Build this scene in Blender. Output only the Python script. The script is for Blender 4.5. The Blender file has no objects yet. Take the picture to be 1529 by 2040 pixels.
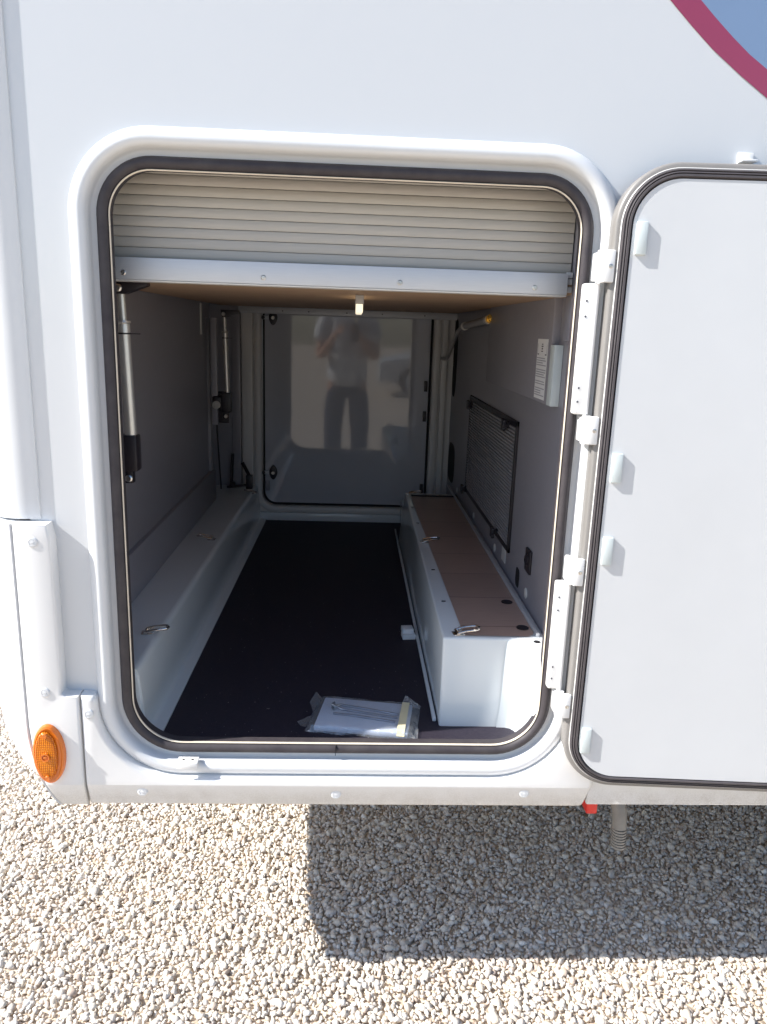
import bpy, bmesh, math, random
import numpy as np
from mathutils import Vector, Matrix, Quaternion
random.seed(7)
rng = np.random.default_rng(11)
R = math.radians
scn = bpy.context.scene
COL = scn.collection

# ------------------------------------------------------------------ camera
cam_d = bpy.data.cameras.new('camera')
cam = bpy.data.objects.new('camera', cam_d)
COL.objects.link(cam)
cam_d.sensor_fit = 'VERTICAL'
cam_d.sensor_height = 24.0
cam_d.lens = 24.0 * 1500.0 / 2040.0
cam_d.clip_start = 0.02
cam_d.clip_end = 500.0
# axes of the phone in the world: x along the vehicle's side, y into the garage, z up
_rt = Vector((0.99870371, -0.03850753, 0.0332878))
_dn = Vector((0.02324008, -0.23686982, -0.9712634))
_fw = Vector((0.04528583, 0.97077796, -0.23566785))
CAM = Vector((0.0, -1.40, 1.45))
m = Matrix((_rt, -_dn, -_fw)).transposed().to_4x4()
m.translation = CAM
cam.matrix_world = m
scn.camera = cam

# ------------------------------------------------------------------ light
SUN = Vector((1.155, 0.20, -1.0)).normalized()       # the way the light travels
w = bpy.data.worlds.new('World')
scn.world = w
w.use_nodes = True
nt = w.node_tree
bg = nt.nodes['Background']
sky = nt.nodes.new('ShaderNodeTexSky')
sky.sky_type = 'NISHITA'
sky.sun_disc = False
sky.sun_elevation = math.asin(-SUN.z)
sky.sun_rotation = math.atan2(-SUN.x, -SUN.y)
sky.altitude = 100
sky.air_density = 1.0
sky.dust_density = 0.8
sky.ozone_density = 2.4
nt.links.new(sky.outputs[0], bg.inputs[0])
bg.inputs[1].default_value = 0.118
sd = bpy.data.lights.new('sun', 'SUN')
sd.energy = 5.0
sd.angle = R(0.53)
sd.color = (1.0, 0.965, 0.915)
so = bpy.data.objects.new('sun', sd)
so.rotation_euler = SUN.to_track_quat('-Z', 'Y').to_euler()
so.location = (-4, -2, 6)
COL.objects.link(so)
scn.view_settings.view_transform = 'Standard'
scn.view_settings.look = 'None'
scn.view_settings.exposure = 0.82
scn.view_settings.gamma = 1.0
scn.view_settings.use_curve_mapping = False
scn.cycles.max_bounces = 10
scn.cycles.diffuse_bounces = 6
scn.cycles.glossy_bounces = 5
scn.cycles.transparent_max_bounces = 12

# ------------------------------------------------------------------ materials
def mat(name, base, rough=0.5, metal=0.0, coat=0.0, var=0.0, vscale=8.0, bump=0.0, bscale=60.0,
        spec=0.5, base2=None, stretch=None, rvar=0.0, emit=None, coat_rough=0.05, detail=4.0):
    """Principled material with procedural colour variation, roughness variation and bump."""
    M = bpy.data.materials.new(name)
    M.use_nodes = True
    n, l = M.node_tree.nodes, M.node_tree.links
    p = n['Principled BSDF']
    p.inputs['Base Color'].default_value = (*base, 1)
    p.inputs['Roughness'].default_value = rough
    p.inputs['Metallic'].default_value = metal
    p.inputs['Specular IOR Level'].default_value = spec
    p.inputs['Coat Weight'].default_value = coat
    p.inputs['Coat Roughness'].default_value = coat_rough
    tc = n.new('ShaderNodeTexCoord')
    mp = n.new('ShaderNodeMapping')
    l.new(tc.outputs['Object'], mp.inputs[0])
    if stretch:
        mp.inputs['Scale'].default_value = stretch
    if var > 0 or base2:
        t = n.new('ShaderNodeTexNoise')
        t.inputs['Scale'].default_value = vscale
        t.inputs['Detail'].default_value = detail
        t.inputs['Roughness'].default_value = 0.6
        l.new(mp.outputs[0], t.inputs[0])
        cr = n.new('ShaderNodeValToRGB')
        b2 = base2 if base2 else tuple(c * (1 - var) for c in base)
        b1 = base if base2 else tuple(min(1, c * (1 + var)) for c in base)
        cr.color_ramp.elements[0].color = (*b2, 1)
        cr.color_ramp.elements[1].color = (*b1, 1)
        cr.color_ramp.elements[0].position = 0.32
        cr.color_ramp.elements[1].position = 0.68
        l.new(t.outputs[0], cr.inputs[0])
        l.new(cr.outputs[0], p.inputs['Base Color'])
    if rvar > 0:
        t2 = n.new('ShaderNodeTexNoise')
        t2.inputs['Scale'].default_value = 3.0
        t2.inputs['Detail'].default_value = 6
        l.new(mp.outputs[0], t2.inputs[0])
        mr = n.new('ShaderNodeMapRange')
        mr.inputs['To Min'].default_value = max(0, rough - rvar)
        mr.inputs['To Max'].default_value = rough + rvar
        l.new(t2.outputs[0], mr.inputs[0])
        l.new(mr.outputs[0], p.inputs['Roughness'])
    if bump > 0:
        t3 = n.new('ShaderNodeTexNoise')
        t3.inputs['Scale'].default_value = bscale
        t3.inputs['Detail'].default_value = 3
        l.new(mp.outputs[0], t3.inputs[0])
        b = n.new('ShaderNodeBump')
        b.inputs['Strength'].default_value = bump
        b.inputs['Distance'].default_value = 0.002
        l.new(t3.outputs[0], b.inputs['Height'])
        l.new(b.outputs[0], p.inputs['Normal'])
    if emit:
        p.inputs['Emission Color'].default_value = (*emit[0], 1)
        p.inputs['Emission Strength'].default_value = emit[1]
    return M

M = {}
M['paint'] = mat('white_paint', (0.635, 0.655, 0.675), 0.28, coat=0.4)
M['door'] = mat('door_skin', (0.615, 0.63, 0.645), 0.42, var=0.02, vscale=4.0, rvar=0.08, bump=0.03, bscale=12)
M['plastic'] = mat('white_plastic', (0.70, 0.715, 0.73), 0.34, var=0.015, vscale=5, rvar=0.06)
M['hinge'] = mat('hinge_white', (0.82, 0.82, 0.81), 0.38, var=0.02, vscale=20)
M['grayclip'] = mat('clip_plastic', (0.60, 0.66, 0.66), 0.42, var=0.03, vscale=30)
M['rubber'] = mat('rubber_seal', (0.034, 0.028, 0.034), 0.62, var=0.30, vscale=26, rvar=0.12, bump=0.12, bscale=120, base2=(0.056, 0.049, 0.052))
M['rubber2'] = mat('door_rubber', (0.070, 0.062, 0.066), 0.55, var=0.12, vscale=40, bump=0.1, bscale=150)
M['lip'] = mat('seal_lip', (0.70, 0.62, 0.50), 0.55, var=0.06, vscale=30)
M['doorrim'] = mat('door_rim', (0.22, 0.21, 0.20), 0.42, var=0.05, vscale=20)
M['tambour'] = mat('tambour', (0.505, 0.475, 0.430), 0.45, var=0.045, vscale=14, stretch=(1, 1, 30), bump=0.06, bscale=90)
M['alu'] = mat('aluminium', (0.58, 0.60, 0.63), 0.55, metal=0.45, var=0.03, vscale=30, stretch=(1, 8, 40))
M['alutube'] = mat('alu_tube', (0.66, 0.64, 0.60), 0.35, metal=0.7, var=0.03, vscale=40)
M['chrome'] = mat('chrome', (0.72, 0.68, 0.64), 0.12, metal=1.0)
M['steel'] = mat('screw_steel', (0.62, 0.60, 0.57), 0.28, metal=1.0)
M['brass'] = mat('brass', (0.85, 0.55, 0.12), 0.22, metal=1.0)
M['ply'] = mat('plywood', (0.50, 0.34, 0.22), 0.55, base2=(0.42, 0.275, 0.17), vscale=5, stretch=(1, 9, 1), bump=0.05)
M['greywall'] = mat('grey_laminate', (0.268, 0.261, 0.292), 0.34, var=0.03, vscale=60)
M['ribbed'] = mat('ribbed_panel', (0.33, 0.325, 0.345), 0.45, var=0.05, vscale=40)
M['gel'] = mat('gelcoat', (0.68, 0.72, 0.74), 0.16, coat=0.3, var=0.015, vscale=4, rvar=0.05)
M['lining'] = mat('white_lining', (0.64, 0.63, 0.61), 0.40, var=0.02, vscale=9)
M['backdoor'] = mat('back_door_skin', (0.47, 0.485, 0.53), 0.042, coat=0.2, spec=0.55, coat_rough=0.03, bump=0.02, bscale=5)
M['carpet'] = mat('floor_covering', (0.020, 0.016, 0.028), 0.62, base2=(0.030, 0.025, 0.036), vscale=160, bump=0.35, bscale=420, spec=0.4, detail=8)
M['black'] = mat('black_plastic', (0.016, 0.013, 0.018), 0.42, var=0.1, vscale=40)
M['dark'] = mat('dark_opening', (0.010, 0.009, 0.012), 0.8)
M['white'] = mat('paper_white', (0.78, 0.79, 0.80), 0.65, var=0.01)
M['print'] = mat('print_ink', (0.10, 0.10, 0.12), 0.6)
M['greyprint'] = mat('print_grey', (0.36, 0.36, 0.40), 0.6)
M['beige'] = mat('masking_tape', (0.70, 0.62, 0.40), 0.6, var=0.04, vscale=50)
M['magenta'] = mat('magenta_decal', (0.300, 0.042, 0.100), 0.30, coat=0.4, var=0.02)
M['blue'] = mat('blue_decal', (0.190, 0.280, 0.440), 0.28, coat=0.4, var=0.02)
M['red'] = mat('red_plastic', (0.72, 0.035, 0.025), 0.35)
M['hose'] = mat('grey_hose', (0.26, 0.245, 0.225), 0.42, var=0.1, vscale=40)
M['under'] = mat('underbody', (0.36, 0.35, 0.33), 0.8, var=0.2, vscale=5)
M['tyre'] = mat('tyre', (0.02, 0.02, 0.02), 0.8)
M['tube'] = mat('grey_tube', (0.42, 0.41, 0.39), 0.4)
M['skin'] = mat('skin', (0.52, 0.30, 0.21), 0.55, var=0.05, vscale=20)
M['shirt'] = mat('grey_shirt', (0.66, 0.67, 0.68), 0.9, var=0.18, vscale=7)
M['jeans'] = mat('dark_jeans', (0.045, 0.05, 0.075), 0.9, var=0.15, vscale=15)
M['hair'] = mat('hair', (0.05, 0.035, 0.025), 0.7)
M['eye'] = mat('eye', (0.5, 0.5, 0.5), 0.2)
M['phone'] = mat('phone_body', (0.02, 0.02, 0.022), 0.2)

def skirt_mat():
    """white plastic with road dust gathering on the lower edge of the panel"""
    Mx = mat('dusty_skirt', (0.79, 0.78, 0.765), 0.42)
    n, l = Mx.node_tree.nodes, Mx.node_tree.links
    p = n['Principled BSDF']
    tc = n.new('ShaderNodeTexCoord')
    t = n.new('ShaderNodeTexNoise'); t.inputs['Scale'].default_value = 30; t.inputs['Detail'].default_value = 8
    l.new(tc.outputs['Object'], t.inputs[0])
    t2 = n.new('ShaderNodeTexNoise'); t2.inputs['Scale'].default_value = 420; t2.inputs['Detail'].default_value = 2
    l.new(tc.outputs['Object'], t2.inputs[0])
    sp = n.new('ShaderNodeSeparateXYZ'); l.new(tc.outputs['Object'], sp.inputs[0])
    mr = n.new('ShaderNodeMapRange')
    mr.inputs['From Min'].default_value = 0.545; mr.inputs['From Max'].default_value = 0.50
    l.new(sp.outputs[2], mr.inputs[0])
    mu = n.new('ShaderNodeMath'); mu.operation = 'MULTIPLY'
    l.new(t.outputs[0], mu.inputs[0]); l.new(mr.outputs[0], mu.inputs[1])
    mu2 = n.new('ShaderNodeMath'); mu2.operation = 'MULTIPLY'
    l.new(mu.outputs[0], mu2.inputs[0]); l.new(t2.outputs[0], mu2.inputs[1])
    mr2 = n.new('ShaderNodeMapRange'); mr2.inputs['From Max'].default_value = 0.36; mr2.inputs['To Max'].default_value = 0.75
    l.new(mu2.outputs[0], mr2.inputs[0])
    mx = n.new('ShaderNodeMixRGB')
    mx.inputs[1].default_value = (0.79, 0.785, 0.775, 1)
    mx.inputs[2].default_value = (0.53, 0.505, 0.47, 1)
    l.new(mr2.outputs[0], mx.inputs[0])
    l.new(mx.outputs[0], p.inputs['Base Color'])
    return Mx
M['skirt'] = skirt_mat()

def amber_mat():
    Mx = mat('amber_lens', (0.80, 0.20, 0.008), 0.22, coat=0.1, spec=0.35)
    n, l = Mx.node_tree.nodes, Mx.node_tree.links
    p = n['Principled BSDF']
    tc = n.new('ShaderNodeTexCoord')
    v = n.new('ShaderNodeTexVoronoi'); v.inputs['Scale'].default_value = 260; v.inputs['Randomness'].default_value = 0.05
    l.new(tc.outputs['Object'], v.inputs[0])
    b = n.new('ShaderNodeBump'); b.inputs['Strength'].default_value = 0.9; b.inputs['Distance'].default_value = 0.002
    l.new(v.outputs[0], b.inputs['Height']); l.new(b.outputs[0], p.inputs['Normal'])
    cr = n.new('ShaderNodeValToRGB')
    cr.color_ramp.elements[0].color = (0.88, 0.30, 0.004, 1); cr.color_ramp.elements[1].color = (0.46, 0.085, 0.0, 1)
    cr.color_ramp.elements[0].position = 0.15; cr.color_ramp.elements[1].position = 0.62
    l.new(v.outputs[0], cr.inputs[0]); l.new(cr.outputs[0], p.inputs['Base Color'])
    return Mx
M['amber'] = amber_mat()
M['amberbase'] = mat('amber_base', (0.70, 0.17, 0.012), 0.25, coat=0.4)

def laminate_mat():
    """brown wood-print laminate with printed plank joints"""
    Mx = mat('wood_laminate', (0.25, 0.145, 0.11), 0.33)
    n, l = Mx.node_tree.nodes, Mx.node_tree.links
    p = n['Principled BSDF']
    tc = n.new('ShaderNodeTexCoord')
    mp = n.new('ShaderNodeMapping'); mp.inputs['Rotation'].default_value = (0, 0, 0)
    l.new(tc.outputs['Object'], mp.inputs[0])
    br = n.new('ShaderNodeTexBrick')
    br.inputs['Scale'].default_value = 1.0
    br.inputs['Color1'].default_value = (0.44, 0.315, 0.265, 1)
    br.inputs['Color2'].default_value = (0.385, 0.272, 0.230, 1)
    br.inputs['Mortar'].default_value = (0.22, 0.15, 0.13, 1)
    br.inputs['Mortar Size'].default_value = 0.002
    br.inputs['Brick Width'].default_value = 0.42
    br.inputs['Row Height'].default_value = 0.19
    l.new(mp.outputs[0], br.inputs[0])
    t = n.new('ShaderNodeTexNoise'); t.inputs['Scale'].default_value = 20; t.inputs['Detail'].default_value = 6
    m2 = n.new('ShaderNodeMapping'); m2.inputs['Scale'].default_value = (1, 12, 1)
    l.new(tc.outputs['Object'], m2.inputs[0]); l.new(m2.outputs[0], t.inputs[0])
    mx = n.new('ShaderNodeMixRGB'); mx.blend_type = 'MULTIPLY'; mx.inputs[0].default_value = 0.55
    cr = n.new('ShaderNodeValToRGB')
    cr.color_ramp.elements[0].color = (0.6, 0.6, 0.6, 1); cr.color_ramp.elements[1].color = (1.2, 1.2, 1.2, 1)
    l.new(t.outputs[0], cr.inputs[0])
    l.new(br.outputs[0], mx.inputs[1]); l.new(cr.outputs[0], mx.inputs[2])
    l.new(mx.outputs[0], p.inputs['Base Color'])
    return Mx
M['laminate'] = laminate_mat()

def film_mat():
    Mx = bpy.data.materials.new('clear_film'); Mx.use_nodes = True
    n, l = Mx.node_tree.nodes, Mx.node_tree.links
    n.remove(n['Principled BSDF'])
    out = n['Material Output']
    tr = n.new('ShaderNodeBsdfTransparent'); tr.inputs[0].default_value = (0.93, 0.95, 0.97, 1)
    gl = n.new('ShaderNodeBsdfGlossy'); gl.inputs['Roughness'].default_value = 0.12
    df = n.new('ShaderNodeBsdfDiffuse'); df.inputs[0].default_value = (0.8, 0.83, 0.86, 1)
    a = n.new('ShaderNodeMixShader'); a.inputs[0].default_value = 0.45
    l.new(gl.outputs[0], a.inputs[1]); l.new(df.outputs[0], a.inputs[2])
    b = n.new('ShaderNodeMixShader'); b.inputs[0].default_value = 0.27
    l.new(tr.outputs[0], b.inputs[1]); l.new(a.outputs[0], b.inputs[2])
    t = n.new('ShaderNodeTexNoise'); t.inputs['Scale'].default_value = 45; t.inputs['Distortion'].default_value = 1.5
    tc = n.new('ShaderNodeTexCoord'); l.new(tc.outputs['Object'], t.inputs[0])
    bp = n.new('ShaderNodeBump'); bp.inputs['Strength'].default_value = 0.8; bp.inputs['Distance'].default_value = 0.006
    l.new(t.outputs[0], bp.inputs['Height']); l.new(bp.outputs[0], gl.inputs['Normal'])
    l.new(b.outputs[0], out.inputs[0])
    return Mx
M['film'] = film_mat()

# ------------------------------------------------------------------ mesh helpers
class MB:
    """collects vertices and faces for one mesh object"""
    def __init__(self):
        self.v, self.f = [], []
    def add(self, vs, fs):
        o = len(self.v)
        self.v += [tuple(p) for p in vs]
        self.f += [tuple(i + o for i in q) for q in fs]
        return self
    def box(self, x0, x1, y0, y1, z0, z1, bev=0.0, seg=2):
        bm = bmesh.new()
        bmesh.ops.create_cube(bm, size=1.0)
        for v in bm.verts:
            v.co = ((x0 + x1) / 2 + v.co.x * (x1 - x0), (y0 + y1) / 2 + v.co.y * (y1 - y0), (z0 + z1) / 2 + v.co.z * (z1 - z0))
        if bev > 0:
            bmesh.ops.bevel(bm, geom=bm.edges[:], offset=bev, segments=seg, profile=0.5, affect='EDGES')
        return self.frombm(bm)
    def frombm(self, bm, mtx=None):
        bm.verts.index_update()
        vs = [(mtx @ v.co) if mtx else v.co.copy() for v in bm.verts]
        fs = [[v.index for v in f.verts] for f in bm.faces]
        bm.free()
        return self.add(vs, fs)
    def tube(self, pts, r, n=12, cap=True):
        """round tube along a path; r a number or one per point"""
        pts = [Vector(p) for p in pts]
        rs = r if isinstance(r, (list, tuple)) else [r] * len(pts)
        up = None
        vs, fs = [], []
        for i, p in enumerate(pts):
            if i == 0: t = pts[1] - p
            elif i == len(pts) - 1: t = p - pts[i - 1]
            else: t = (pts[i + 1] - p).normalized() + (p - pts[i - 1]).normalized()
            t.normalize()
            if up is None:
                up = Vector((0, 0, 1)) if abs(t.z) < 0.9 else Vector((1, 0, 0))
            a = up - t * up.dot(t)
            if a.length < 1e-5:
                a = Vector((1, 0, 0)) - t * t.x
            a.normalize(); b = t.cross(a); up = a
            for k in range(n):
                an = 2 * math.pi * k / n
                vs.append(p + (a * math.cos(an) + b * math.sin(an)) * rs[i])
        for i in range(len(pts) - 1):
            for k in range(n):
                fs.append((i * n + k, i * n + (k + 1) % n, (i + 1) * n + (k + 1) % n, (i + 1) * n + k))
        if cap:
            fs.append(tuple(range(n))[::-1]); fs.append(tuple(range((len(pts) - 1) * n, len(pts) * n)))
        return self.add(vs, fs)
    def lathe(self, prof, c, axis='-y', n=24):
        """profile of (radius, height) turned about an axis through c"""
        c = Vector(c)
        ax = {'-y': (Vector((1, 0, 0)), Vector((0, 0, 1)), Vector((0, -1, 0))),
              'z': (Vector((1, 0, 0)), Vector((0, 1, 0)), Vector((0, 0, 1))),
              '-x': (Vector((0, 1, 0)), Vector((0, 0, 1)), Vector((-1, 0, 0))),
              'x': (Vector((0, -1, 0)), Vector((0, 0, 1)), Vector((1, 0, 0)))}[axis]
        vs, fs = [], []
        for (r, h) in prof:
            for k in range(n):
                a = 2 * math.pi * k / n
                vs.append(c + ax[0] * r * math.cos(a) + ax[1] * r * math.sin(a) + ax[2] * h)
        for i in range(len(prof) - 1):
            for k in range(n):
                fs.append((i * n + k, i * n + (k + 1) % n, (i + 1) * n + (k + 1) % n, (i + 1) * n + k))
        fs.append(tuple(range((len(prof) - 1) * n, len(prof) * n)))
        return self.add(vs, fs)
    def prism_y(self, poly, y0, y1, bev=0.0, seg=2, yfun=None):
        """polygon in (x, z) extruded from y0 (front) to y1; front edges rounded"""
        bm = bmesh.new()
        fr = [bm.verts.new((x, y0, z)) for x, z in poly]
        bk = [bm.verts.new((x, y1, z)) for x, z in poly]
        n = len(poly)
        ff = bm.faces.new(fr); bm.faces.new(bk[::-1])
        for i in range(n):
            bm.faces.new((fr[i], bk[i], bk[(i + 1) % n], fr[(i + 1) % n]))
        bmesh.ops.recalc_face_normals(bm, faces=bm.faces[:])
        if bev > 0:
            bmesh.ops.bevel(bm, geom=ff.edges[:], offset=bev, segments=seg, profile=0.5, affect='EDGES')
        bmesh.ops.triangulate(bm, faces=[f for f in bm.faces if len(f.verts) > 4])
        return self.frombm(bm)
    def build(self, name, material, parent=None, sharp=35, smooth=True, recalc=True):
        me = bpy.data.meshes.new(name)
        me.from_pydata(self.v, [], self.f)
        if recalc:
            bm = bmesh.new(); bm.from_mesh(me)
            bmesh.ops.recalc_face_normals(bm, faces=bm.faces[:])
            bm.to_mesh(me); bm.free()
        me.update()
        if smooth:
            me.polygons.foreach_set('use_smooth', [True] * len(me.polygons))
            me.set_sharp_from_angle(angle=R(sharp))
        me.materials.append(M[material] if isinstance(material, str) else material)
        o = bpy.data.objects.new(name, me)
        COL.objects.link(o)
        if parent:
            o.parent = parent
        return o

def tag(o, label=None, cat=None, group=None, kind=None):
    if label: o['label'] = label
    if cat: o['category'] = cat
    if group: o['group'] = group
    if kind: o['kind'] = kind
    return o
def empty(name, loc=(0, 0, 0), parent=None):
    o = bpy.data.objects.new(name, None); COL.objects.link(o); o.location = loc
    o.empty_display_size = 0.1
    if parent: o.parent = parent
    return o
def dup(o, loc=None, parent=None):
    c = o.copy(); COL.objects.link(c)
    if loc is not None: c.location = loc
    if parent is not None: c.parent = parent
    return c

def rr(x0, x1, z0, z1, r, n=14):
    """rounded rectangle, radii for bottom-left, bottom-right, top-right, top-left"""
    if not isinstance(r, (list, tuple)): r = [r] * 4
    cs = [((x0 + r[0], z0 + r[0]), r[0], 180), ((x1 - r[1], z0 + r[1]), r[1], 270),
          ((x1 - r[2], z1 - r[2]), r[2], 0), ((x0 + r[3], z1 - r[3]), r[3], 90)]
    out = []
    for (c, q, a0) in cs:
        for k in range(n + 1):
            a = R(a0 + 90 * k / n)
            out.append((c[0] + q * math.cos(a), c[1] + q * math.sin(a)))
    return out
def rr_sweep(mb, rect, rad, prof, closed=False, ins=(0, 0, 0, 0)):
    """sweep (offset outward, y) profile round a rounded rectangle"""
    x0, x1, z0, z1 = rect
    vs, fs = [], []
    for (o, y) in prof:
        loop = rr(x0 - o, x1 + o, z0 - o, z1 + o, [max(0.002, q + o) for q in rad])
        vs += [(x, y, z) for x, z in loop]
    n = len(vs) // len(prof)
    m_ = len(prof)
    for i in range(m_ if closed else m_ - 1):
        j = (i + 1) % m_
        for k in range(n):
            fs.append((i * n + k, i * n + (k + 1) % n, j * n + (k + 1) % n, j * n + k))
    return mb.add(vs, fs)
def plate_with_hole(mb, outer, hole, y):
    """flat sheet in the xz plane with a hole"""
    bm = bmesh.new()
    es = []
    for loop in (outer, hole):
        vv = [bm.verts.new((x, y, z)) for x, z in loop]
        for i in range(len(vv)):
            es.append(bm.edges.new((vv[i], vv[(i + 1) % len(vv)])))
    bmesh.ops.triangle_fill(bm, edges=es, use_beauty=True)
    return mb.frombm(bm)

# ------------------------------------------------------------------ ground and gravel
gm = bpy.data.materials.new('gravel_ground'); gm.use_nodes = True
n_, l_ = gm.node_tree.nodes, gm.node_tree.links
p_ = n_['Principled BSDF']; p_.inputs['Roughness'].default_value = 0.9
tc_ = n_.new('ShaderNodeTexCoord')
v_ = n_.new('ShaderNodeTexVoronoi'); v_.inputs['Scale'].default_value = 58
l_.new(tc_.outputs['Object'], v_.inputs[0])
cr_ = n_.new('ShaderNodeValToRGB')
cr_.color_ramp.elements[0].color = (0.52, 0.43, 0.33, 1); cr_.color_ramp.elements[1].color = (0.68, 0.58, 0.46, 1)
l_.new(v_.outputs['Color'], cr_.inputs[0]); l_.new(cr_.outputs[0], p_.inputs['Base Color'])
bp_ = n_.new('ShaderNodeBump'); bp_.inputs['Strength'].default_value = 0.9; bp_.inputs['Distance'].default_value = 0.012; bp_.invert = True
l_.new(v_.outputs['Distance'], bp_.inputs['Height']); l_.new(bp_.outputs[0], p_.inputs['Normal'])
g = MB().add([(-60, -60, -0.0048), (60, -60, -0.0048), (60, 60, -0.0048), (-60, 60, -0.0048)], [(0, 1, 2, 3)]).build('ground', gm, smooth=False)
tag(g, 'pale crushed gravel ground stretching away under the motorhome', 'ground', kind='structure')

sm = bpy.data.materials.new('gravel_stone'); sm.use_nodes = True
n_, l_ = sm.node_tree.nodes, sm.node_tree.links
p_ = n_['Principled BSDF']; p_.inputs['Roughness'].default_value = 0.82
at = n_.new('ShaderNodeAttribute'); at.attribute_name = 'stone'
tn = n_.new('ShaderNodeTexNoise'); tn.inputs['Scale'].default_value = 260; tn.inputs['Detail'].default_value = 3
tcs = n_.new('ShaderNodeTexCoord'); l_.new(tcs.outputs['Object'], tn.inputs[0])
mxs = n_.new('ShaderNodeMixRGB'); mxs.blend_type = 'MULTIPLY'; mxs.inputs[0].default_value = 0.5
crs = n_.new('ShaderNodeValToRGB')
crs.color_ramp.elements[0].color = (0.72, 0.70, 0.68, 1); crs.color_ramp.elements[1].color = (1.12, 1.12, 1.1, 1)
l_.new(tn.outputs[0], crs.inputs[0]); l_.new(at.outputs['Color'], mxs.inputs[1]); l_.new(crs.outputs[0], mxs.inputs[2])
l_.new(mxs.outputs[0], p_.inputs['Base Color'])
bs = n_.new('ShaderNodeBump'); bs.inputs['Strength'].default_value = 0.35; bs.inputs['Distance'].default_value = 0.002
l_.new(tn.outputs[0], bs.inputs['Height']); l_.new(bs.outputs[0], p_.inputs['Normal'])

def stone_protos(k=26):
    out = []
    for i in range(k):
        while True:
            bm = bmesh.new()
            d = rng.normal(size=(15, 3)); d /= np.linalg.norm(d, axis=1)[:, None]
            sc = np.array([1.0, rng.uniform(0.62, 0.95), rng.uniform(0.5, 0.78)])
            for q in d * sc * rng.uniform(0.88, 1.08, (15, 1)):
                bm.verts.new(q)
            bmesh.ops.convex_hull(bm, input=bm.verts[:])
            loose = [v for v in bm.verts if not v.link_faces]
            bmesh.ops.delete(bm, geom=loose, context='VERTS')
            bm.verts.index_update()
            v = np.array([v.co[:] for v in bm.verts]); f = np.array([[w_.index for w_ in q.verts] for q in bm.faces])
            bm.free()
            if len(f) >= 18 and f.shape[1] == 3:
                out.append((v, f)); break
    return out
protos = stone_protos()
X0, X1, Y0, Y1, SP = -1.52, 1.80, -0.52, 1.60, 0.0106
nx, ny = int((X1 - X0) / SP), int((Y1 - Y0) / SP)
gx, gy = np.meshgrid(np.arange(nx), np.arange(ny))
px = X0 + (gx.ravel() + 0.5 * (gy.ravel() % 2) + rng.uniform(-0.42, 0.42, nx * ny)) * SP
py = Y0 + (gy.ravel() + rng.uniform(-0.42, 0.42, nx * ny)) * SP
N = len(px)
size = np.clip(rng.lognormal(math.log(0.0080), 0.30, N), 0.0042, 0.0160)
pz = rng.uniform(-0.0025, 0.002, N) + 0.0022 * np.sin(px * 5.1 + 1.2) * np.sin(py * 4.3 + 0.4)
# random rotations
q = rng.normal(size=(N, 4)); q[:, 1:3] *= 0.5; q /= np.linalg.norm(q, axis=1)[:, None]
a, b, c, d = q.T
RM = np.stack([1 - 2 * (c * c + d * d), 2 * (b * c - a * d), 2 * (b * d + a * c),
               2 * (b * c + a * d), 1 - 2 * (b * b + d * d), 2 * (c * d - a * b),
               2 * (b * d - a * c), 2 * (c * d + a * b), 1 - 2 * (b * b + c * c)], axis=1).reshape(N, 3, 3)
pal = np.array([(0.760, 0.690, 0.600), (0.800, 0.740, 0.660), (0.720, 0.635, 0.535), (0.700, 0.650, 0.595), (0.830, 0.790, 0.735), (0.580, 0.475, 0.395), (0.590, 0.540, 0.490), (0.760, 0.665, 0.545)])
pk = rng.choice(len(pal), N, p=[.21, .20, .15, .14, .13, .06, .06, .05])
colr = pal[pk] * np.array([0.97, 0.965, 0.96]) * rng.uniform(0.84, 1.08, (N, 1))
which = rng.integers(0, len(protos), N)
V, F, Cc, base_i = [], [], [], 0
for k, (pv, pf) in enumerate(protos):
    ids = np.where(which == k)[0]
    P_ = np.einsum('nij,vj->nvi', RM[ids], pv) * size[ids][:, None, None]
    P_ += np.stack([px[ids], py[ids], pz[ids]], axis=1)[:, None, :]
    V.append(P_.reshape(-1, 3))
    F.append((pf[None] + (np.arange(len(ids)) * len(pv))[:, None, None] + base_i).reshape(-1, 3))
    Cc.append(np.repeat(colr[ids], len(pv), axis=0))
    base_i += len(ids) * len(pv)
V = np.concatenate(V); F = np.concatenate(F); Cc = np.concatenate(Cc)
me = bpy.data.meshes.new('gravel')
me.vertices.add(len(V)); me.vertices.foreach_set('co', V.ravel().astype(np.float32))
me.loops.add(F.size); me.loops.foreach_set('vertex_index', F.ravel().astype(np.int32))
me.polygons.add(len(F)); me.polygons.foreach_set('loop_start', np.arange(0, F.size, 3, dtype=np.int32))
me.polygons.foreach_set('loop_total', np.full(len(F), 3, dtype=np.int32))
me.update(calc_edges=True)
ca = me.attributes.new('stone', 'FLOAT_COLOR', 'POINT')
ca.data.foreach_set('color', np.concatenate([Cc, np.ones((len(Cc), 1))], axis=1).ravel().astype(np.float32))
me.materials.append(sm)
go = bpy.data.objects.new('gravel', me); COL.objects.link(go)
tag(go, 'loose layer of cream crushed stone chippings, half in the motorhome shadow', 'gravel', kind='stuff')

# ------------------------------------------------------------------ the motorhome
MH = empty('motorhome')
tag(MH, 'white motorhome with its rear garage hatch wide open, standing on pale gravel', 'motorhome')

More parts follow.
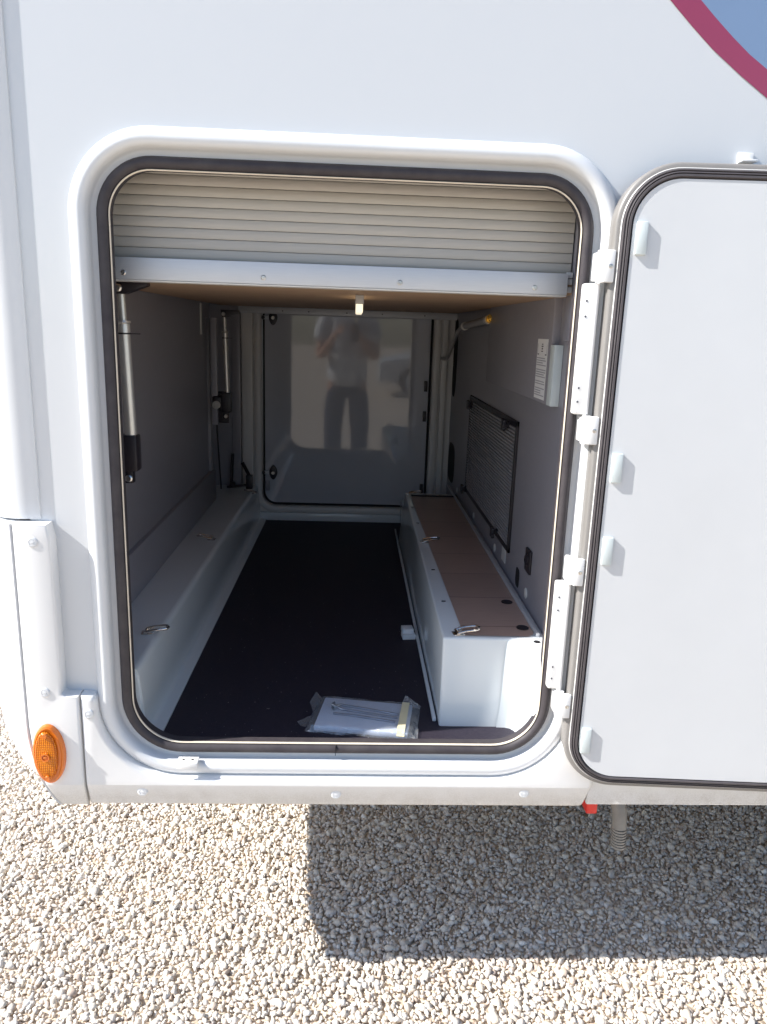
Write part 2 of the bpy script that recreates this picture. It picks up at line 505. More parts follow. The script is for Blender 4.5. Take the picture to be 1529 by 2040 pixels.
# --- body shell
FX = 4.6                                   # front end of the body
ORECT, ORAD = (-0.449, 0.423, 0.591, 1.724), [0.120, 0.115, 0.098, 0.098]     # outer edge of the hatch seal
wall = MB()
outer = [(-0.60, 0.50), (FX, 0.50), (FX, 2.86), (-0.60, 2.86)]
x0, x1, z0, z1 = ORECT
hole = rr(x0 - 0.02, x1 + 0.015, z0 - 0.02, z1 + 0.02, [q_ + 0.02 for q_ in ORAD])
plate_with_hole(wall, outer, hole, 0.0)
wall.build('side_wall', 'paint', MH, smooth=False)
shell = MB()
shell.box(-0.68, FX, 2.05, 2.10, 0.50, 2.86)
shell.box(-0.70, -0.66, 0.12, 2.0, 0.60, 2.86)
shell.box(FX, FX + 0.04, 0.0, 2.10, 0.50, 2.86)
shell.build('rear_and_far_walls', 'paint', MH, smooth=False)
MB().box(-0.70, FX + 0.04, 0.0, 2.10, 2.86, 2.92, 0.02).build('roof', 'paint', MH)
MB().box(-0.56, FX, 0.0, 2.06, 0.500, 0.555).build('underbody', 'under', MH, smooth=False)

# rear corner moulding, running up the corner of the body
prof = [(-0.579, 0.002), (-0.580, -0.0035), (-0.584, -0.0054), (-0.592, -0.0062), (-0.600, -0.0082), (-0.606, -0.0092), (-0.613, -0.0097), (-0.622, -0.0090),
        (-0.632, -0.007), (-0.650, -0.001), (-0.672, 0.016), (-0.690, 0.050), (-0.700, 0.100), (-0.702, 0.20), (-0.66, 0.20), (-0.60, 0.002)]
mb = MB(); nP = len(prof)
vs = [(x, y, 1.083) for x, y in prof] + [(x, y, 2.86) for x, y in prof]
mb.add(vs, [(i, (i + 1) % nP, nP + (i + 1) % nP, nP + i) for i in range(nP)] + [tuple(range(nP)), tuple(range(nP, 2 * nP))[::-1]])
mb.build('corner_moulding', 'plastic', MH, sharp=50)

# --- decal at the upper right of the side wall
def strip(name, lo, hi, y, m_):
    mb = MB(); n = len(lo)
    mb.add([(x, y, z) for x, z in lo] + [(x, y, z) for x, z in hi] +
           [(x, y + 0.0008, z) for x, z in lo] + [(x, y + 0.0008, z) for x, z in hi],
           [(i, i + 1, n + i + 1, n + i) for i in range(n - 1)])
    return mb.build(name, m_, MH, smooth=False, recalc=False)
def bez(pts, n=26):
    out = []
    for k in range(n + 1):
        t = k / n; p = [Vector(q) for q in pts]
        while len(p) > 1:
            p = [p[i].lerp(p[i + 1], t) for i in range(len(p) - 1)]
        out.append((p[0].x, p[0].y))
    return out
lo = [(0.20, 2.300), (0.33, 2.170), (0.42, 2.085), (0.47, 2.038), (0.513, 1.998), (0.555, 1.961), (0.595, 1.928), (0.648, 1.891), (0.701, 1.857), (0.77, 1.822), (0.85, 1.792), (0.97, 1.760), (1.10, 1.738), (1.45, 1.715)]
hi = [(0.252, 2.300), (0.376, 2.180), (0.466, 2.093), (0.518, 2.044), (0.561, 2.004), (0.593, 1.976), (0.627, 1.948), (0.660, 1.923), (0.698, 1.899), (0.775, 1.860), (0.86, 1.828), (0.98, 1.796), (1.11, 1.773), (1.45, 1.750)]
strip('decal_stripe', lo, hi, -0.0012, 'magenta')
strip('decal_field', hi, [(x, 2.55) for x, z in hi], -0.0010, 'blue')

# --- hatch frame swept round the opening
fr = MB()
rr_sweep(fr, ORECT, ORAD, [(-0.004, 0.030), (0.000, 0.012), (0.009, 0.010), (0.012, 0.006), (0.0135, -0.006), (0.0165, -0.0135),
                           (0.0215, -0.0165), (0.0270, -0.0170), (0.0335, -0.0150), (0.0395, -0.0105), (0.0440, -0.0045), (0.0465, 0.001)])
hf = fr.build('hatch_frame', 'plastic', MH, sharp=60)
sl = MB()
rr_sweep(sl, ORECT, ORAD, [(0.0005, 0.020), (0.0005, 0.006), (-0.0025, 0.000), (-0.007, -0.0035), (-0.013, -0.0035), (-0.0185, 0.001), (-0.0205, 0.008), (-0.0205, 0.030)])
seal = sl.build('hatch_seal', 'rubber', MH, sharp=60)
MB().box(-0.0176, -0.0166, -0.0045, 0.006, 0.5905, 0.6115).build('seal_joint', 'dark', seal, smooth=False)
ll = MB()
rr_sweep(ll, ORECT, ORAD, [(-0.0205, 0.012), (-0.0206, 0.0045), (-0.0215, 0.003), (-0.0230, 0.0035), (-0.0236, 0.0046), (-0.0234, 0.0056), (-0.0205, 0.0070)])
ll.build('seal_lip', 'lip', hf, sharp=60)
# white catch plate on the sill and one on the wall above the open hatch
for (cx, cz, cy, pr) in ((-0.316, 0.594, -0.019, hf),):
    c_ = MB().box(cx - 0.021, cx + 0.021, cy - 0.012, cy + 0.013, cz - 0.012, cz - 0.007, 0.0015).box(cx - 0.021, cx + 0.021, cy - 0.0135, cy - 0.010, cz - 0.020, cz - 0.006, 0.0012)
    c_ = c_.build('catch_plate', 'hinge', pr)
    sc_ = MB()
    for dx in (-0.009, 0.009):
        sc_.lathe([(0.0028, -0.003), (0.0028, 0.0006), (0.0018, 0.001)], (cx + dx, cy + 0.001, cz - 0.007), 'z', 10)
    sc_.build('catch_screw_pair', 'steel', hf)
cw = MB().box(0.662, 0.690, -0.022, 0.0, 1.752, 1.756, 0.0012).box(0.662, 0.690, -0.0035, -0.0005, 1.744, 1.770, 0.001).build('wall_catch', 'hinge', MH)

# --- skirt along the lower edge
def ycurve(z, y0):                          # the lowest strip tilts in under the vehicle
    return y0 + max(0.0, 0.535 - z) * 0.30
def corner_poly():
    p = []
    # split edge, bottom, seam edge, top
    p += [(-0.5235, 0.478), (-0.575, 0.478), (-0.583, 0.489), (-0.592, 0.510), (-0.603, 0.545), (-0.613, 0.580), (-0.6200, 0.620), (-0.6235, 0.665), (-0.6235, 1.078)]
    p += [(-0.560, 1.078), (-0.5545, 1.045), (-0.5545, 0.760), (-0.556, 0.735), (-0.549, 0.7305), (-0.5235, 0.7305)]
    return p
def tilt(o):
    bm = bmesh.new(); bm.from_mesh(o.data)
    bmesh.ops.bisect_plane(bm, geom=bm.verts[:] + bm.edges[:] + bm.faces[:], plane_co=(0, 0, 0.535), plane_no=(0, 0, 1))
    for e in bm.edges:
        if all(abs(v.co.z - 0.535) < 1e-5 for v in e.verts): e.smooth = False
    bm.to_mesh(o.data); bm.free()
    for v in o.data.vertices:
        if v.co.z < 0.535 and v.co.y < 0.0:
            v.co.y += (0.535 - v.co.z) * 0.28
cb = MB().prism_y(corner_poly(), -0.030, 0.004, 0.005, 3).build('rear_corner_panel', 'skirt', MH, sharp=50)
tilt(cb)
sk_p = [(-0.5205, 0.478), (0.500, 0.478), (0.508, 0.482), (0.511, 0.490), (0.523, 0.560), (0.523, 0.80), (0.470, 0.80), (0.468, 0.72)]
for k in range(0, 13):                      # the edge follows the lower corners of the hatch frame
    a_ = R(-0 - 90 * k / 12)
    sk_p.append((0.305 + 0.163 * math.cos(a_), 0.711 + 0.163 * math.sin(a_)))
for k in range(0, 13):
    a_ = R(-90 - 90 * k / 12)
    sk_p.append((-0.328 + 0.163 * math.cos(a_), 0.711 + 0.163 * math.sin(a_)))
sk_p += [(-0.492, 0.722), (-0.497, 0.729), (-0.5205, 0.7305)]
sk = MB().prism_y(sk_p, -0.029, 0.004, 0.0095, 4).build('sill_skirt', 'skirt', MH, sharp=50)
tilt(sk)
rs_ = MB().box(0.514, FX, -0.018, 0.004, 0.488, 0.640, 0.003).build('long_skirt', 'skirt', MH)

# bumper wrapping round the rear corner
plan = [(-0.655, -0.018), (-0.682, 0.004), (-0.705, 0.038), (-0.722, 0.090), (-0.735, 0.18), (-0.748, 0.40), (-0.755, 0.75), (-0.757, 1.05),
        (-0.755, 1.35), (-0.748, 1.70), (-0.735, 1.92), (-0.70, 2.07), (-0.655, 2.11)]
secs = [(1.078, -0.6242, 0.004, 0), (1.072, -0.6242, 0.0, 0), (0.665, -0.6242, 0.0, 0), (0.640, -0.6232, 0.002, 0), (0.610, -0.6190, 0.009, 0), (0.580, -0.6138, 0.018, 0), (0.545, -0.6038, 0.034, 0), (0.520, -0.5955, 0.051, 0),
        (0.500, -0.5885, 0.072, 0), (0.488, -0.583, 0.090, 0), (0.479, -0.577, 0.112, 0), (0.476, -0.577, 0.15, 0)]
mb = MB(); vs = []
for (z, xs, ins, _) in secs:
    row = [(xs, 0.01, z), (xs, -0.026 + max(0, 0.535 - z) * 0.28, z), (xs - 0.003, -0.0295 + max(0, 0.535 - z) * 0.28, z)]
    for i, (x, y) in enumerate(plan):
        row.append((min(x + ins, xs - 0.006 - 0.002 * i), y + (ins * 0.35 if y < 1 else -ins * 0.35), z))
    vs += row
nr = len(plan) + 3
fs = [(i * nr + k, i * nr + k + 1, (i + 1) * nr + k + 1, (i + 1) * nr + k) for i in range(len(secs) - 1) for k in range(nr - 1)]
fs.append(tuple(range(nr))); fs.append(tuple(range((len(secs) - 1) * nr, len(secs) * nr))[::-1])
bump_o = mb.add(vs, fs).build('rear_bumper', 'plastic', MH, sharp=45)

# round screw caps with a raised ring and mark
cap = MB().lathe([(0.0105, -0.001), (0.0105, 0.0008), (0.0098, 0.0016), (0.0080, 0.0022), (0.0062, 0.0023), (0.0059, 0.0017), (0.0049, 0.0017), (0.0046, 0.0023), (0.0, 0.0025)], (0, 0, 0), '-y', 28)
cap.box(-0.0024, 0.0024, -0.0030, -0.002, -0.0005, 0.0005)
cap0 = None
for (x, z, y, pr) in ((-0.587, 1.044, -0.030, cb), (-0.586, 0.739, -0.030, cb), (-0.505, 0.693, -0.029, sk), (-0.408, 0.518, -0.0245, sk), (-0.014, 0.513, -0.0232, sk), (0.378, 0.519, -0.0248, sk)):
    if cap0 is None:
        cap0 = cap.build('screw_cap', 'plastic', pr); cap0.location = (x, y, z)
    else:
        dup(cap0, (x, y, z), pr)

# amber side marker lamp: oval base, faceted lens, ring and two screws
lamp = empty('marker_lamp', (0, 0, 0), MH)
def oval(mb, c, prof, n=40):
    vs, fs = [], []
    for (a_, b_, h) in prof:
        for k in range(n):
            t = 2 * math.pi * k / n
            vs.append((c[0] + a_ * math.cos(t), c[1] - h, c[2] + b_ * math.sin(t)))
    for i in range(len(prof) - 1):
        for k in range(n):
            fs.append((i * n + k, i * n + (k + 1) % n, (i + 1) * n + (k + 1) % n, (i + 1) * n + k))
    fs.append(tuple(range((len(prof) - 1) * n, len(prof) * n)))
    return mb.add(vs, fs)
LC = (-0.585, -0.029, 0.607)
oval(MB(), LC, [(0.0318, 0.0640, -0.004), (0.0318, 0.0640, 0.004), (0.0305, 0.0625, 0.009), (0.0270, 0.0585, 0.0115), (0.025, 0.0555, 0.010)]).build('lamp_base', 'amberbase', lamp)
oval(MB(), (LC[0] - 0.003, LC[1] - 0.008, LC[2]), [(0.0225, 0.0535, 0.0), (0.0215, 0.0525, 0.0055), (0.0190, 0.0490, 0.0078), (0.010, 0.028, 0.0085), (0.0, 0.0, 0.0088)]).build('lamp_lens', 'amber', lamp)
MB().lathe([(0.0085, 0.0), (0.0085, 0.0035), (0.0062, 0.0035), (0.0062, 0.0015), (0.0, 0.0012)], (LC[0] - 0.003, LC[1] - 0.0165, LC[2]), '-y', 24).box(LC[0] - 0.0065, LC[0] + 0.0005, LC[1] - 0.0195, LC[1] - 0.017, LC[2] - 0.003, LC[2] + 0.003, 0.0006).build('lens_centre', 'amberbase', lamp)
for dz in (-0.046, 0.046):
    MB().lathe([(0.0052, 0.0), (0.0052, 0.0045), (0.004, 0.0062), (0.0, 0.0060)], (LC[0] - 0.002, LC[1] - 0.0125, LC[2] + dz), '-y', 14).build('lamp_screw', 'amberbase', lamp)

# --- open hatch door, swung right round against the wall
TH = R(3.5)
DH = 1.180
d_mb = MB()
DR, DRAD = (-0.008, 0.90, 0.558, 1.740), [0.105, 0.105, 0.105, 0.105]
x0, x1, z0, z1 = DR
rr_sweep(d_mb, DR, DRAD, [(-0.029, 0.034), (-0.002, 0.034), (0.0, 0.030), (0.0, 0.006), (-0.0015, 0.0015), (-0.0045, -0.0008), (-0.0095, -0.0010), (-0.0100, 0.004), (-0.030, 0.004)])
gd = empty('garage_door', (0.450, -0.050, 0.0), MH)
gd.rotation_euler = (0, 0, -TH)
d_mb.build('door_rim', 'doorrim', gd, sharp=50)
pm = MB()
lp = rr(x0 + 0.0285, x1 - 0.0285, z0 + 0.0285, z1 - 0.0285, 0.0765)
pm.add([(x, -0.0086, z) for x, z in lp], [tuple(range(len(lp)))])
pm.add([(x, 0.030, z) for x, z in lp], [tuple(range(len(lp)))[::-1]])
pm.build('door_panel', 'door', gd, smooth=False)
wl = MB(); rr_sweep(wl, DR, DRAD, [(-0.0095, 0.003), (-0.0097, -0.0030), (-0.0107, -0.0040), (-0.0118, -0.0035), (-0.0120, 0.003)])
wl.build('door_bead', 'lining', gd)
ds = MB()
rr_sweep(ds, DR, DRAD, [(-0.0120, 0.003), (-0.0122, -0.0060), (-0.0135, -0.0085), (-0.0150, -0.0085), (-0.0160, -0.0062), (-0.0172, -0.0090), (-0.0188, -0.0098), (-0.0200, -0.0070),
                        (-0.0215, -0.0105), (-0.0245, -0.0108), (-0.0265, -0.0075), (-0.0285, -0.0040), (-0.0290, 0.003)])
ds.build('door_seal', 'rubber2', gd, sharp=25)
for (s0, zc) in ((0.0265, 1.615), (0.0265, 1.218), (0.0255, 1.060), (0.0235, 0.665)):
    k_ = MB().box(s0, s0 + 0.019, -0.0150, 0.002, zc - 0.027, zc + 0.027, 0.0018, 2)
    k_.build('panel_clip', 'grayclip', gd)

# hinges: each a cover leaf on the frame with knuckles above and below
def hinge(zt, zb):
    h = empty('hinge', (0, 0, 0), MH)
    leaf = MB()
    leaf.box(0.4050, 0.4300, -0.0300, -0.010, zb + 0.052, zt - 0.055, 0.004, 3)
    leaf.tube([(0.4275, -0.0310, zb + 0.053), (0.4275, -0.0310, zt - 0.056)], 0.0052, 14)
    lf = leaf.build('leaf_cover', 'hinge', h)
    for z in (zt - 0.085, zt - 0.112, zb + 0.075, zb + 0.100):
        MB().lathe([(0.0019, 0), (0.0019, 0.0009), (0.0, 0.0009)], (0.4115, -0.0297, z), '-y', 10).build('leaf_screw', 'print', lf)
    for za, zb_ in ((zt - 0.054, zt), (zb, zb + 0.051)):
        k = MB()
        k.tube([(0.4290, -0.0370, za), (0.4290, -0.0370, zb_)], 0.0078, 18)
        k.box(0.4290, 0.4480, -0.0540, -0.0440, za, zb_, 0.0022, 2)
        k.box(0.4195, 0.4300, -0.0370, -0.012, za + 0.003, zb_ - 0.003, 0.003, 2)
        kn = k.build('knuckle', 'hinge', h)
        MB().lathe([(0.0040, 0), (0.0040, 0.0014), (0.0024, 0.0018), (0.0018, 0.0006), (0.0, 0.0006)], (0.4405, -0.0536, (za + zb_) / 2), '-y', 12).build('knuckle_screw', 'steel', kn)
    return h
hinge(1.596, 1.258)
hinge(1.040, 0.708)

# --- garage interior
ZF = 0.590
YB = 1.960
fl = MB().add([(-0.60, 0.033, ZF), (0.47, 0.033, ZF), (0.47, YB, ZF), (-0.60, YB, ZF), (-0.60, 0.0315, 0.6095), (0.47, 0.0315, 0.6095)], [(0, 1, 2, 3), (0, 1, 5, 4)])
fl.build('garage_floor', 'carpet', MH, smooth=False)
# left wall: upper panel, lower panel standing proud with its ledge, light trim strips
MB().box(-0.600, -0.560, 0.030, 1.560, 0.870, 1.90).build('left_upper_panel', 'greywall', MH, smooth=False)
MB().box(-0.600, -0.547, 0.030, 1.640, 0.600, 0.878, 0.0025).build('left_lower_panel', 'greywall', MH)
MB().box(-0.600, -0.5485, 1.565, 1.605, 0.880, 1.470, 0.004).build('left_trim_post', 'greywall', MH)
MB().box(-0.640, -0.612, 1.560, 1.96, 0.55, 1.90).box(-0.612, -0.520, 1.915, 1.955, 0.55, 1.90).build('left_alcove_wall', 'greywall', MH, smooth=False)
MB().box(-0.5595, -0.5545, 1.452, 1.466, 1.410, 1.520, 0.001).build('left_upright_bead', 'lining', MH)
# moulded left bench
def extr(mb, prof, y0, y1, tap=0.0):
    n = len(prof)
    vs = [(x, y0, z) for x, z in prof] + [(x + tap, y1, z) for x, z in prof]
    return mb.add(vs, [(i, i + 1, n + i + 1, n + i) for i in range(n - 1)] + [tuple(range(n)), tuple(range(n, 2 * n))[::-1]])
lb = MB()
extr(lb, [(-0.62, 0.58), (-0.62, 0.752), (-0.546, 0.752), (-0.444, 0.7505), (-0.436, 0.7485), (-0.4315, 0.743), (-0.4285, 0.735), (-0.421, 0.650), (-0.4175, 0.612), (-0.4150, 0.602), (-0.409, 0.5975), (-0.394, 0.5960), (-0.390, 0.5945), (-0.390, 0.58)], 0.060, 1.958, 0.014)
lb.build('left_bench', 'gel', MH, sharp=60)
lbo = bpy.data.objects['left_bench']
e_ = MB()
extr(e_, [(-0.60, 0.58), (-0.60, 0.752), (-0.452, 0.752), (-0.440, 0.746), (-0.432, 0.73), (-0.425, 0.64), (-0.408, 0.600), (-0.392, 0.595), (-0.392, 0.58)], 0.030, 0.062)
e_.build('bench_end_return', 'gel', lbo, sharp=50)
# right bench: moulded box with front face, rim, board, cove and side return to the opening
rb = MB()
bm = bmesh.new()
tp = [(0.2110, 0.128), (0.380, 0.128), (0.44, 0.128), (0.44, 1.625), (0.2265, 1.625)]
b_ = [(0.2115, 0.1205), (0.380, 0.1205), (0.44, 0.120), (0.44, 1.635), (0.2080, 1.635)]
tv = [bm.verts.new((x, y, 0.800)) for x, y in tp]; bv = [bm.verts.new((x, y, 0.585)) for x, y in b_]
bm.faces.new(tv); bm.faces.new(bv[::-1])
for i in range(5): bm.faces.new((tv[i], bv[i], bv[(i + 1) % 5], tv[(i + 1) % 5]))
bmesh.ops.recalc_face_normals(bm, faces=bm.faces[:])
ed = [e for e in bm.edges if not (e.verts[0].co.z < 0.6 and e.verts[1].co.z < 0.6)]
bmesh.ops.bevel(bm, geom=ed, offset=0.006, segments=3, profile=0.5, affect='EDGES')
bmesh.ops.triangulate(bm, faces=[f for f in bm.faces if len(f.verts) > 4])
rb.frombm(bm)
rbo = rb.build('right_bench', 'gel', MH, sharp=45)
# cove and side return, a vertical curved sheet beside the front of the bench
cv = MB()
pth = [(0.350, 0.1195), (0.368, 0.1190), (0.380, 0.1150), (0.387, 0.1060), (0.3905, 0.094), (0.3935, 0.070), (0.3965, 0.040), (0.3990, 0.022), (0.403, 0.014), (0.412, 0.012)]
n = len(pth)
cv.add([(x - 0.010, y - 0.002, 0.588) for x, y in pth] + [(x - 0.004, y, 0.64) for x, y in pth] + [(x, y, 0.775) for x, y in pth] + [(x + 0.003, y + 0.004, 0.793) for x, y in pth] + [(x + 0.012, y + 0.012, 0.8005) for x, y in pth] + [(x + 0.055, y + 0.012, 0.8005) for x, y in pth],
       [(r_ * n + i, r_ * n + i + 1, (r_ + 1) * n + i + 1, (r_ + 1) * n + i) for r_ in range(5) for i in range(n - 1)])
cv.build('side_return', 'gel', rbo, sharp=60)
MB().lathe([(0.0075, 0.0), (0.0075, 0.0006), (0.0, 0.0006)], (0.414, 0.110, 0.8008), 'z', 16).build('return_hole', 'dark', rbo)
# moulded recycling mark on the side return
mk = MB()
def bar(mb, p0, p1, w_, yo=-0.0006):
    # bars drawn in (y, z) on the side return, x follows its slope
    fx = lambda y: 0.3965 - (y - 0.040) * 0.100 - 0.0010
    p0, p1 = Vector(p0), Vector(p1); t = (p1 - p0).normalized(); nn = Vector((-t.y, t.x)) * w_ / 2
    q4 = [p0 + nn, p1 + nn, p1 - nn, p0 - nn]
    mb.add([(fx(u.x), u.x, u.y) for u in q4], [(0, 1, 2, 3)])
for i in range(3):
    a0, a1 = R(90 + 120 * i), R(210 + 120 * i)
    bar(mk, (0.067 + 0.011 * math.cos(a0), 0.700 + 0.011 * math.sin(a0)), (0.067 + 0.011 * math.cos(a1), 0.700 + 0.011 * math.sin(a1)), 0.0010)
for (u0, u1, v0, v1) in ((0.040, 0.040, 0.752, 0.776), (0.054, 0.054, 0.752, 0.776), (0.040, 0.054, 0.752, 0.752), (0.040, 0.054, 0.776, 0.776), (0.044, 0.050, 0.758, 0.758), (0.044, 0.050, 0.764, 0.764), (0.044, 0.050, 0.770, 0.770)):
    bar(mk, (u0, v0), (u1, v1), 0.0009)
tag(mk.build('moulded_mark', 'greyprint', rbo, smooth=False), kind='stuff')
# brown laminate lid, its ring finger holes and aluminium edge
lid = MB().add([(0.2580, 0.136, 0), (0.400, 0.136, 0), (0.413, 0.146, 0), (0.418, 0.160, 0), (0.4180, 1.545, 0), (0.2440, 1.545, 0)], [(0, 1, 2, 3, 4, 5)])
lido = lid.build('bench_lid', 'laminate', rbo, smooth=False); lido.location = (0, 0, 0.8025)
for (x, y) in ((0.395, 0.348), (0.398, 0.183)):
    MB().lathe([(0.0140, 0.0), (0.0140, 0.0016), (0.0125, 0.0022), (0.0118, 0.0010), (0.0, 0.0008)], (x, y, 0.8028), 'z', 24).build('lid_cap', 'black', rbo)
MB().box(0.4185, 0.4260, 0.136, 1.77, 0.800, 0.8090, 0.0012).build('wall_edge_profile', 'alu', rbo)
for y in (0.35, 0.60, 1.12, 1.36):
    MB().box(0.2330, 0.2430, y, y + 0.003, 0.8005, 0.8025).build('rim_slot', 'dark', rbo, smooth=False)
MB().box(0.2480, 0.420, 1.5465, 1.565, 0.8005, 0.8045).build('lid_end_gap', 'dark', rbo, smooth=False)
# white floor beads along the right bench
MB().box(0.1990, 0.2075, 0.140, 1.800, ZF, 0.5990, 0.002).build('floor_bead', 'gel', rbo)
# rear part of bench side beyond the lid
MB().box(0.232, 0.44, 1.637, 1.957, 0.58, 0.700, 0.01).build('bench_rear_step', 'gel', rbo)

# tie-down loops on both benches
def latch(loc, dirx, s=1.0, rz=0.0, parent=None):
    L = empty('tie_down', loc, parent) if False else None
    mb = MB()
    mb.box(-0.006, 0.020, -0.011, 0.011, 0.0, 0.0022, 0.0008)
    mb.tube([(0.004, -0.013, 0.004), (0.004, 0.013, 0.004)], 0.0036, 10)
    loop = [(0.004, -0.0085, 0.006), (0.020, -0.0095, 0.010), (0.042, -0.0095, 0.012), (0.050, -0.0075, 0.0125), (0.0545, 0.0, 0.0128), (0.050, 0.0075, 0.0125), (0.042, 0.0095, 0.012), (0.020, 0.0095, 0.010), (0.004, 0.0085, 0.006)]
    mb.tube([(x, y * 1.2, z) for x, y, z in loop], 0.0032, 10)
    mb.lathe([(0.003, 0), (0.003, 0.002), (0.0, 0.0026)], (0.014, 0, 0.0022), 'z', 10)
    o = mb.build('tie_down_loop', 'chrome', parent)
    o.location = loc; o.rotation_euler = (0, 0, rz)
    return o
latch((-0.465, 0.238, 0.7525), 1, rz=R(8), parent=lbo)
latch((-0.448, 1.028, 0.7525), 1, rz=R(176), parent=lbo)
latch((-0.395, 1.748, 0.7525), 1, rz=R(168), parent=lbo)
latch((0.240, 0.146, 0.8012), 1, rz=R(8), parent=rbo)
latch((0.232, 0.882, 0.8012), 1, rz=R(5), parent=rbo)
latch((0.236, 1.585, 0.8012), 1, rz=R(4), parent=rbo)

# right wall
rw = MB().box(0.440, 0.470, 0.032, 1.96, 0.585, 1.90).build('right_wall_panel', 'greywall', MH, smooth=False)
# upper box standing proud, with its grey-green edge and instruction label
ub = MB().box(0.4225, 0.4405, 0.232, 1.00, 1.302, 1.86, 0.0015).build('upper_wall_box', 'greywall', MH)
MB().box(0.4210, 0.4395, 0.195, 0.2305, 1.302, 1.430, 0.001).build('box_edge', 'grayclip', ub)
lab = MB().add([(0.4218, 0.350, 1.309), (0.4218, 0.254, 1.309), (0.4218, 0.254, 1.441), (0.4218, 0.350, 1.441)], [(0, 1, 2, 3)]).build('instruction_label', 'white', ub, smooth=False)
tx = MB()
for i in range(17):
    z = 1.398 - i * 0.0051
    if i in (4, 9, 12): continue
    e0 = 0.259 + random.choice((0.0, 0.004, 0.012, 0.03))
    tx.add([(0.4212, 0.345, z), (0.4212, e0, z), (0.4212, e0, z + 0.0021), (0.4212, 0.345, z + 0.0021)], [(0, 1, 2, 3)])
tx.build('label_text', 'greyprint', ub, smooth=False)
ic = MB()
for i, (w_, dz) in enumerate(((0.016, 0.0022), (0.012, 0.003), (0.016, 0.003), (0.013, 0.002))):
    z = 1.413 + i * 0.0052
    ic.add([(0.4212, 0.302 + w_ / 2, z), (0.4212, 0.302 - w_ / 2, z), (0.4212, 0.302 - w_ / 2, z + dz), (0.4212, 0.302 + w_ / 2, z + dz)], [(0, 1, 2, 3)])
for (y0, y1, z0_, z1_) in ((0.343, 0.329, 1.406, 1.4085), (0.275, 0.261, 1.406, 1.4085), (0.343, 0.3415, 1.408, 1.43), (0.2625, 0.261, 1.408, 1.43)):
    ic.add([(0.4212, y0, z0_), (0.4212, y1, z0_), (0.4212, y1, z1_), (0.4212, y0, z1_)], [(0, 1, 2, 3)])
ic.build('label_icons', 'print', ub, smooth=False)
# ribbed access panel with frame and four turn knobs
gp = empty('access_panel', (0, 0, 0), MH)
Yn, Yf, Zb, Zt = 0.555, 1.375, 0.868, 1.226
fr_ = MB().box(0.4330, 0.4400, Yn, Yn + 0.016, Zb, Zt, 0.001).box(0.4330, 0.4400, Yf - 0.016, Yf, Zb, Zt, 0.001)
fr_.box(0.4330, 0.4400, Yn, Yf, Zt - 0.014, Zt, 0.001).box(0.4330, 0.4400, Yn, Yf, Zb, Zb + 0.014, 0.001)
fr_.box(0.4376, 0.4390, Yn + 0.015, Yf - 0.015, Zb + 0.013, Zt - 0.013)
fr_.build('panel_frame', 'black', gp, smooth=False)
nrib = 34
for i in range(nrib):
    z = Zb + 0.016 + i * (Zt - Zb - 0.032) / nrib
    h_ = (Zt - Zb - 0.032) / nrib
    if i == 0:
        rib0 = MB().add([(0, Yn + 0.017, 0), (0, Yf - 0.017, 0), (-0.0045, Yf - 0.017, h_ * .12), (-0.0045, Yn + 0.017, h_ * .12), (-0.0045, Yf - 0.017, h_ * .58), (-0.0045, Yn + 0.017, h_ * .58), (0, Yf - 0.017, h_ * .70), (0, Yn + 0.017, h_ * .70)],
                        [(0, 1, 2, 3), (3, 2, 4, 5), (5, 4, 6, 7)]).build('rib', 'ribbed', gp, smooth=False, recalc=False)
        rib0.location = (0.4374, 0, z)
    else:
        dup(rib0, (0.4374, 0, z), gp)
for (y, z) in ((0.66, 1.206), (1.315, 1.196), (0.715, 0.884), (1.345, 0.880)):
    k = MB().lathe([(0.011, 0), (0.011, 0.006), (0.007, 0.007), (0.007, 0.012), (0.014, 0.013), (0.015, 0.017), (0.014, 0.020), (0, 0.021)], (0.4345, y, z), '-x', 18)
    for a_ in range(4):
        an = R(45 + 90 * a_)
        k.lathe([(0.006, 0.012), (0.0065, 0.017), (0.005, 0.020), (0, 0.0205)], (0.4345, y + 0.014 * math.cos(an), z + 0.014 * math.sin(an)), '-x', 10)
    k.build('turn_knob', 'black', gp)
# blank plugs, plate, latch and slot low on the wall
for (y, z, r_) in ((0.343, 0.829, 0.0135), (0.763, 0.822, 0.0125), (1.173, 0.820, 0.012), (1.611, 0.820, 0.011)):
    MB().lathe([(r_, 0), (r_, 0.0014), (r_ * .85, 0.0025), (0, 0.0028)], (0.4398, y, z), '-x', 22).build('wall_plug', 'lining', rw)
MB().box(0.4385, 0.4402, 0.605, 0.655, 0.822, 0.862).build('small_plate', 'lining', rw, smooth=False)
hl = MB().box(0.4340, 0.4402, 0.310, 0.360, 0.886, 0.944, 0.002).lathe([(0.014, 0), (0.014, 0.003), (0.010, 0.006), (0.004, 0.0065), (0, 0.004)], (0.4342, 0.335, 0.918), '-x', 18)
hl.build('wall_latch', 'black', rw)
def pill(yc, zc, hy, hz, name, depth=0.0012):
    n = 20; vs = []
    for k in range(n):
        a_ = 2 * math.pi * k / n
        vs.append((0.4392 - depth * 0, yc + hy * math.copysign(abs(math.cos(a_)) ** 0.6, math.cos(a_)), zc + hz * math.copysign(abs(math.sin(a_)) ** 0.6, math.sin(a_))))
    return MB().add(vs, [tuple(range(n))]).build(name, 'dark', rw, smooth=False)
pill(0.445, 0.836, 0.022, 0.026, 'finger_slot')
pill(1.835, 0.895, 0.105, 0.085, 'cable_opening')
pill(1.885, 1.34, 0.060, 0.165, 'tall_opening')

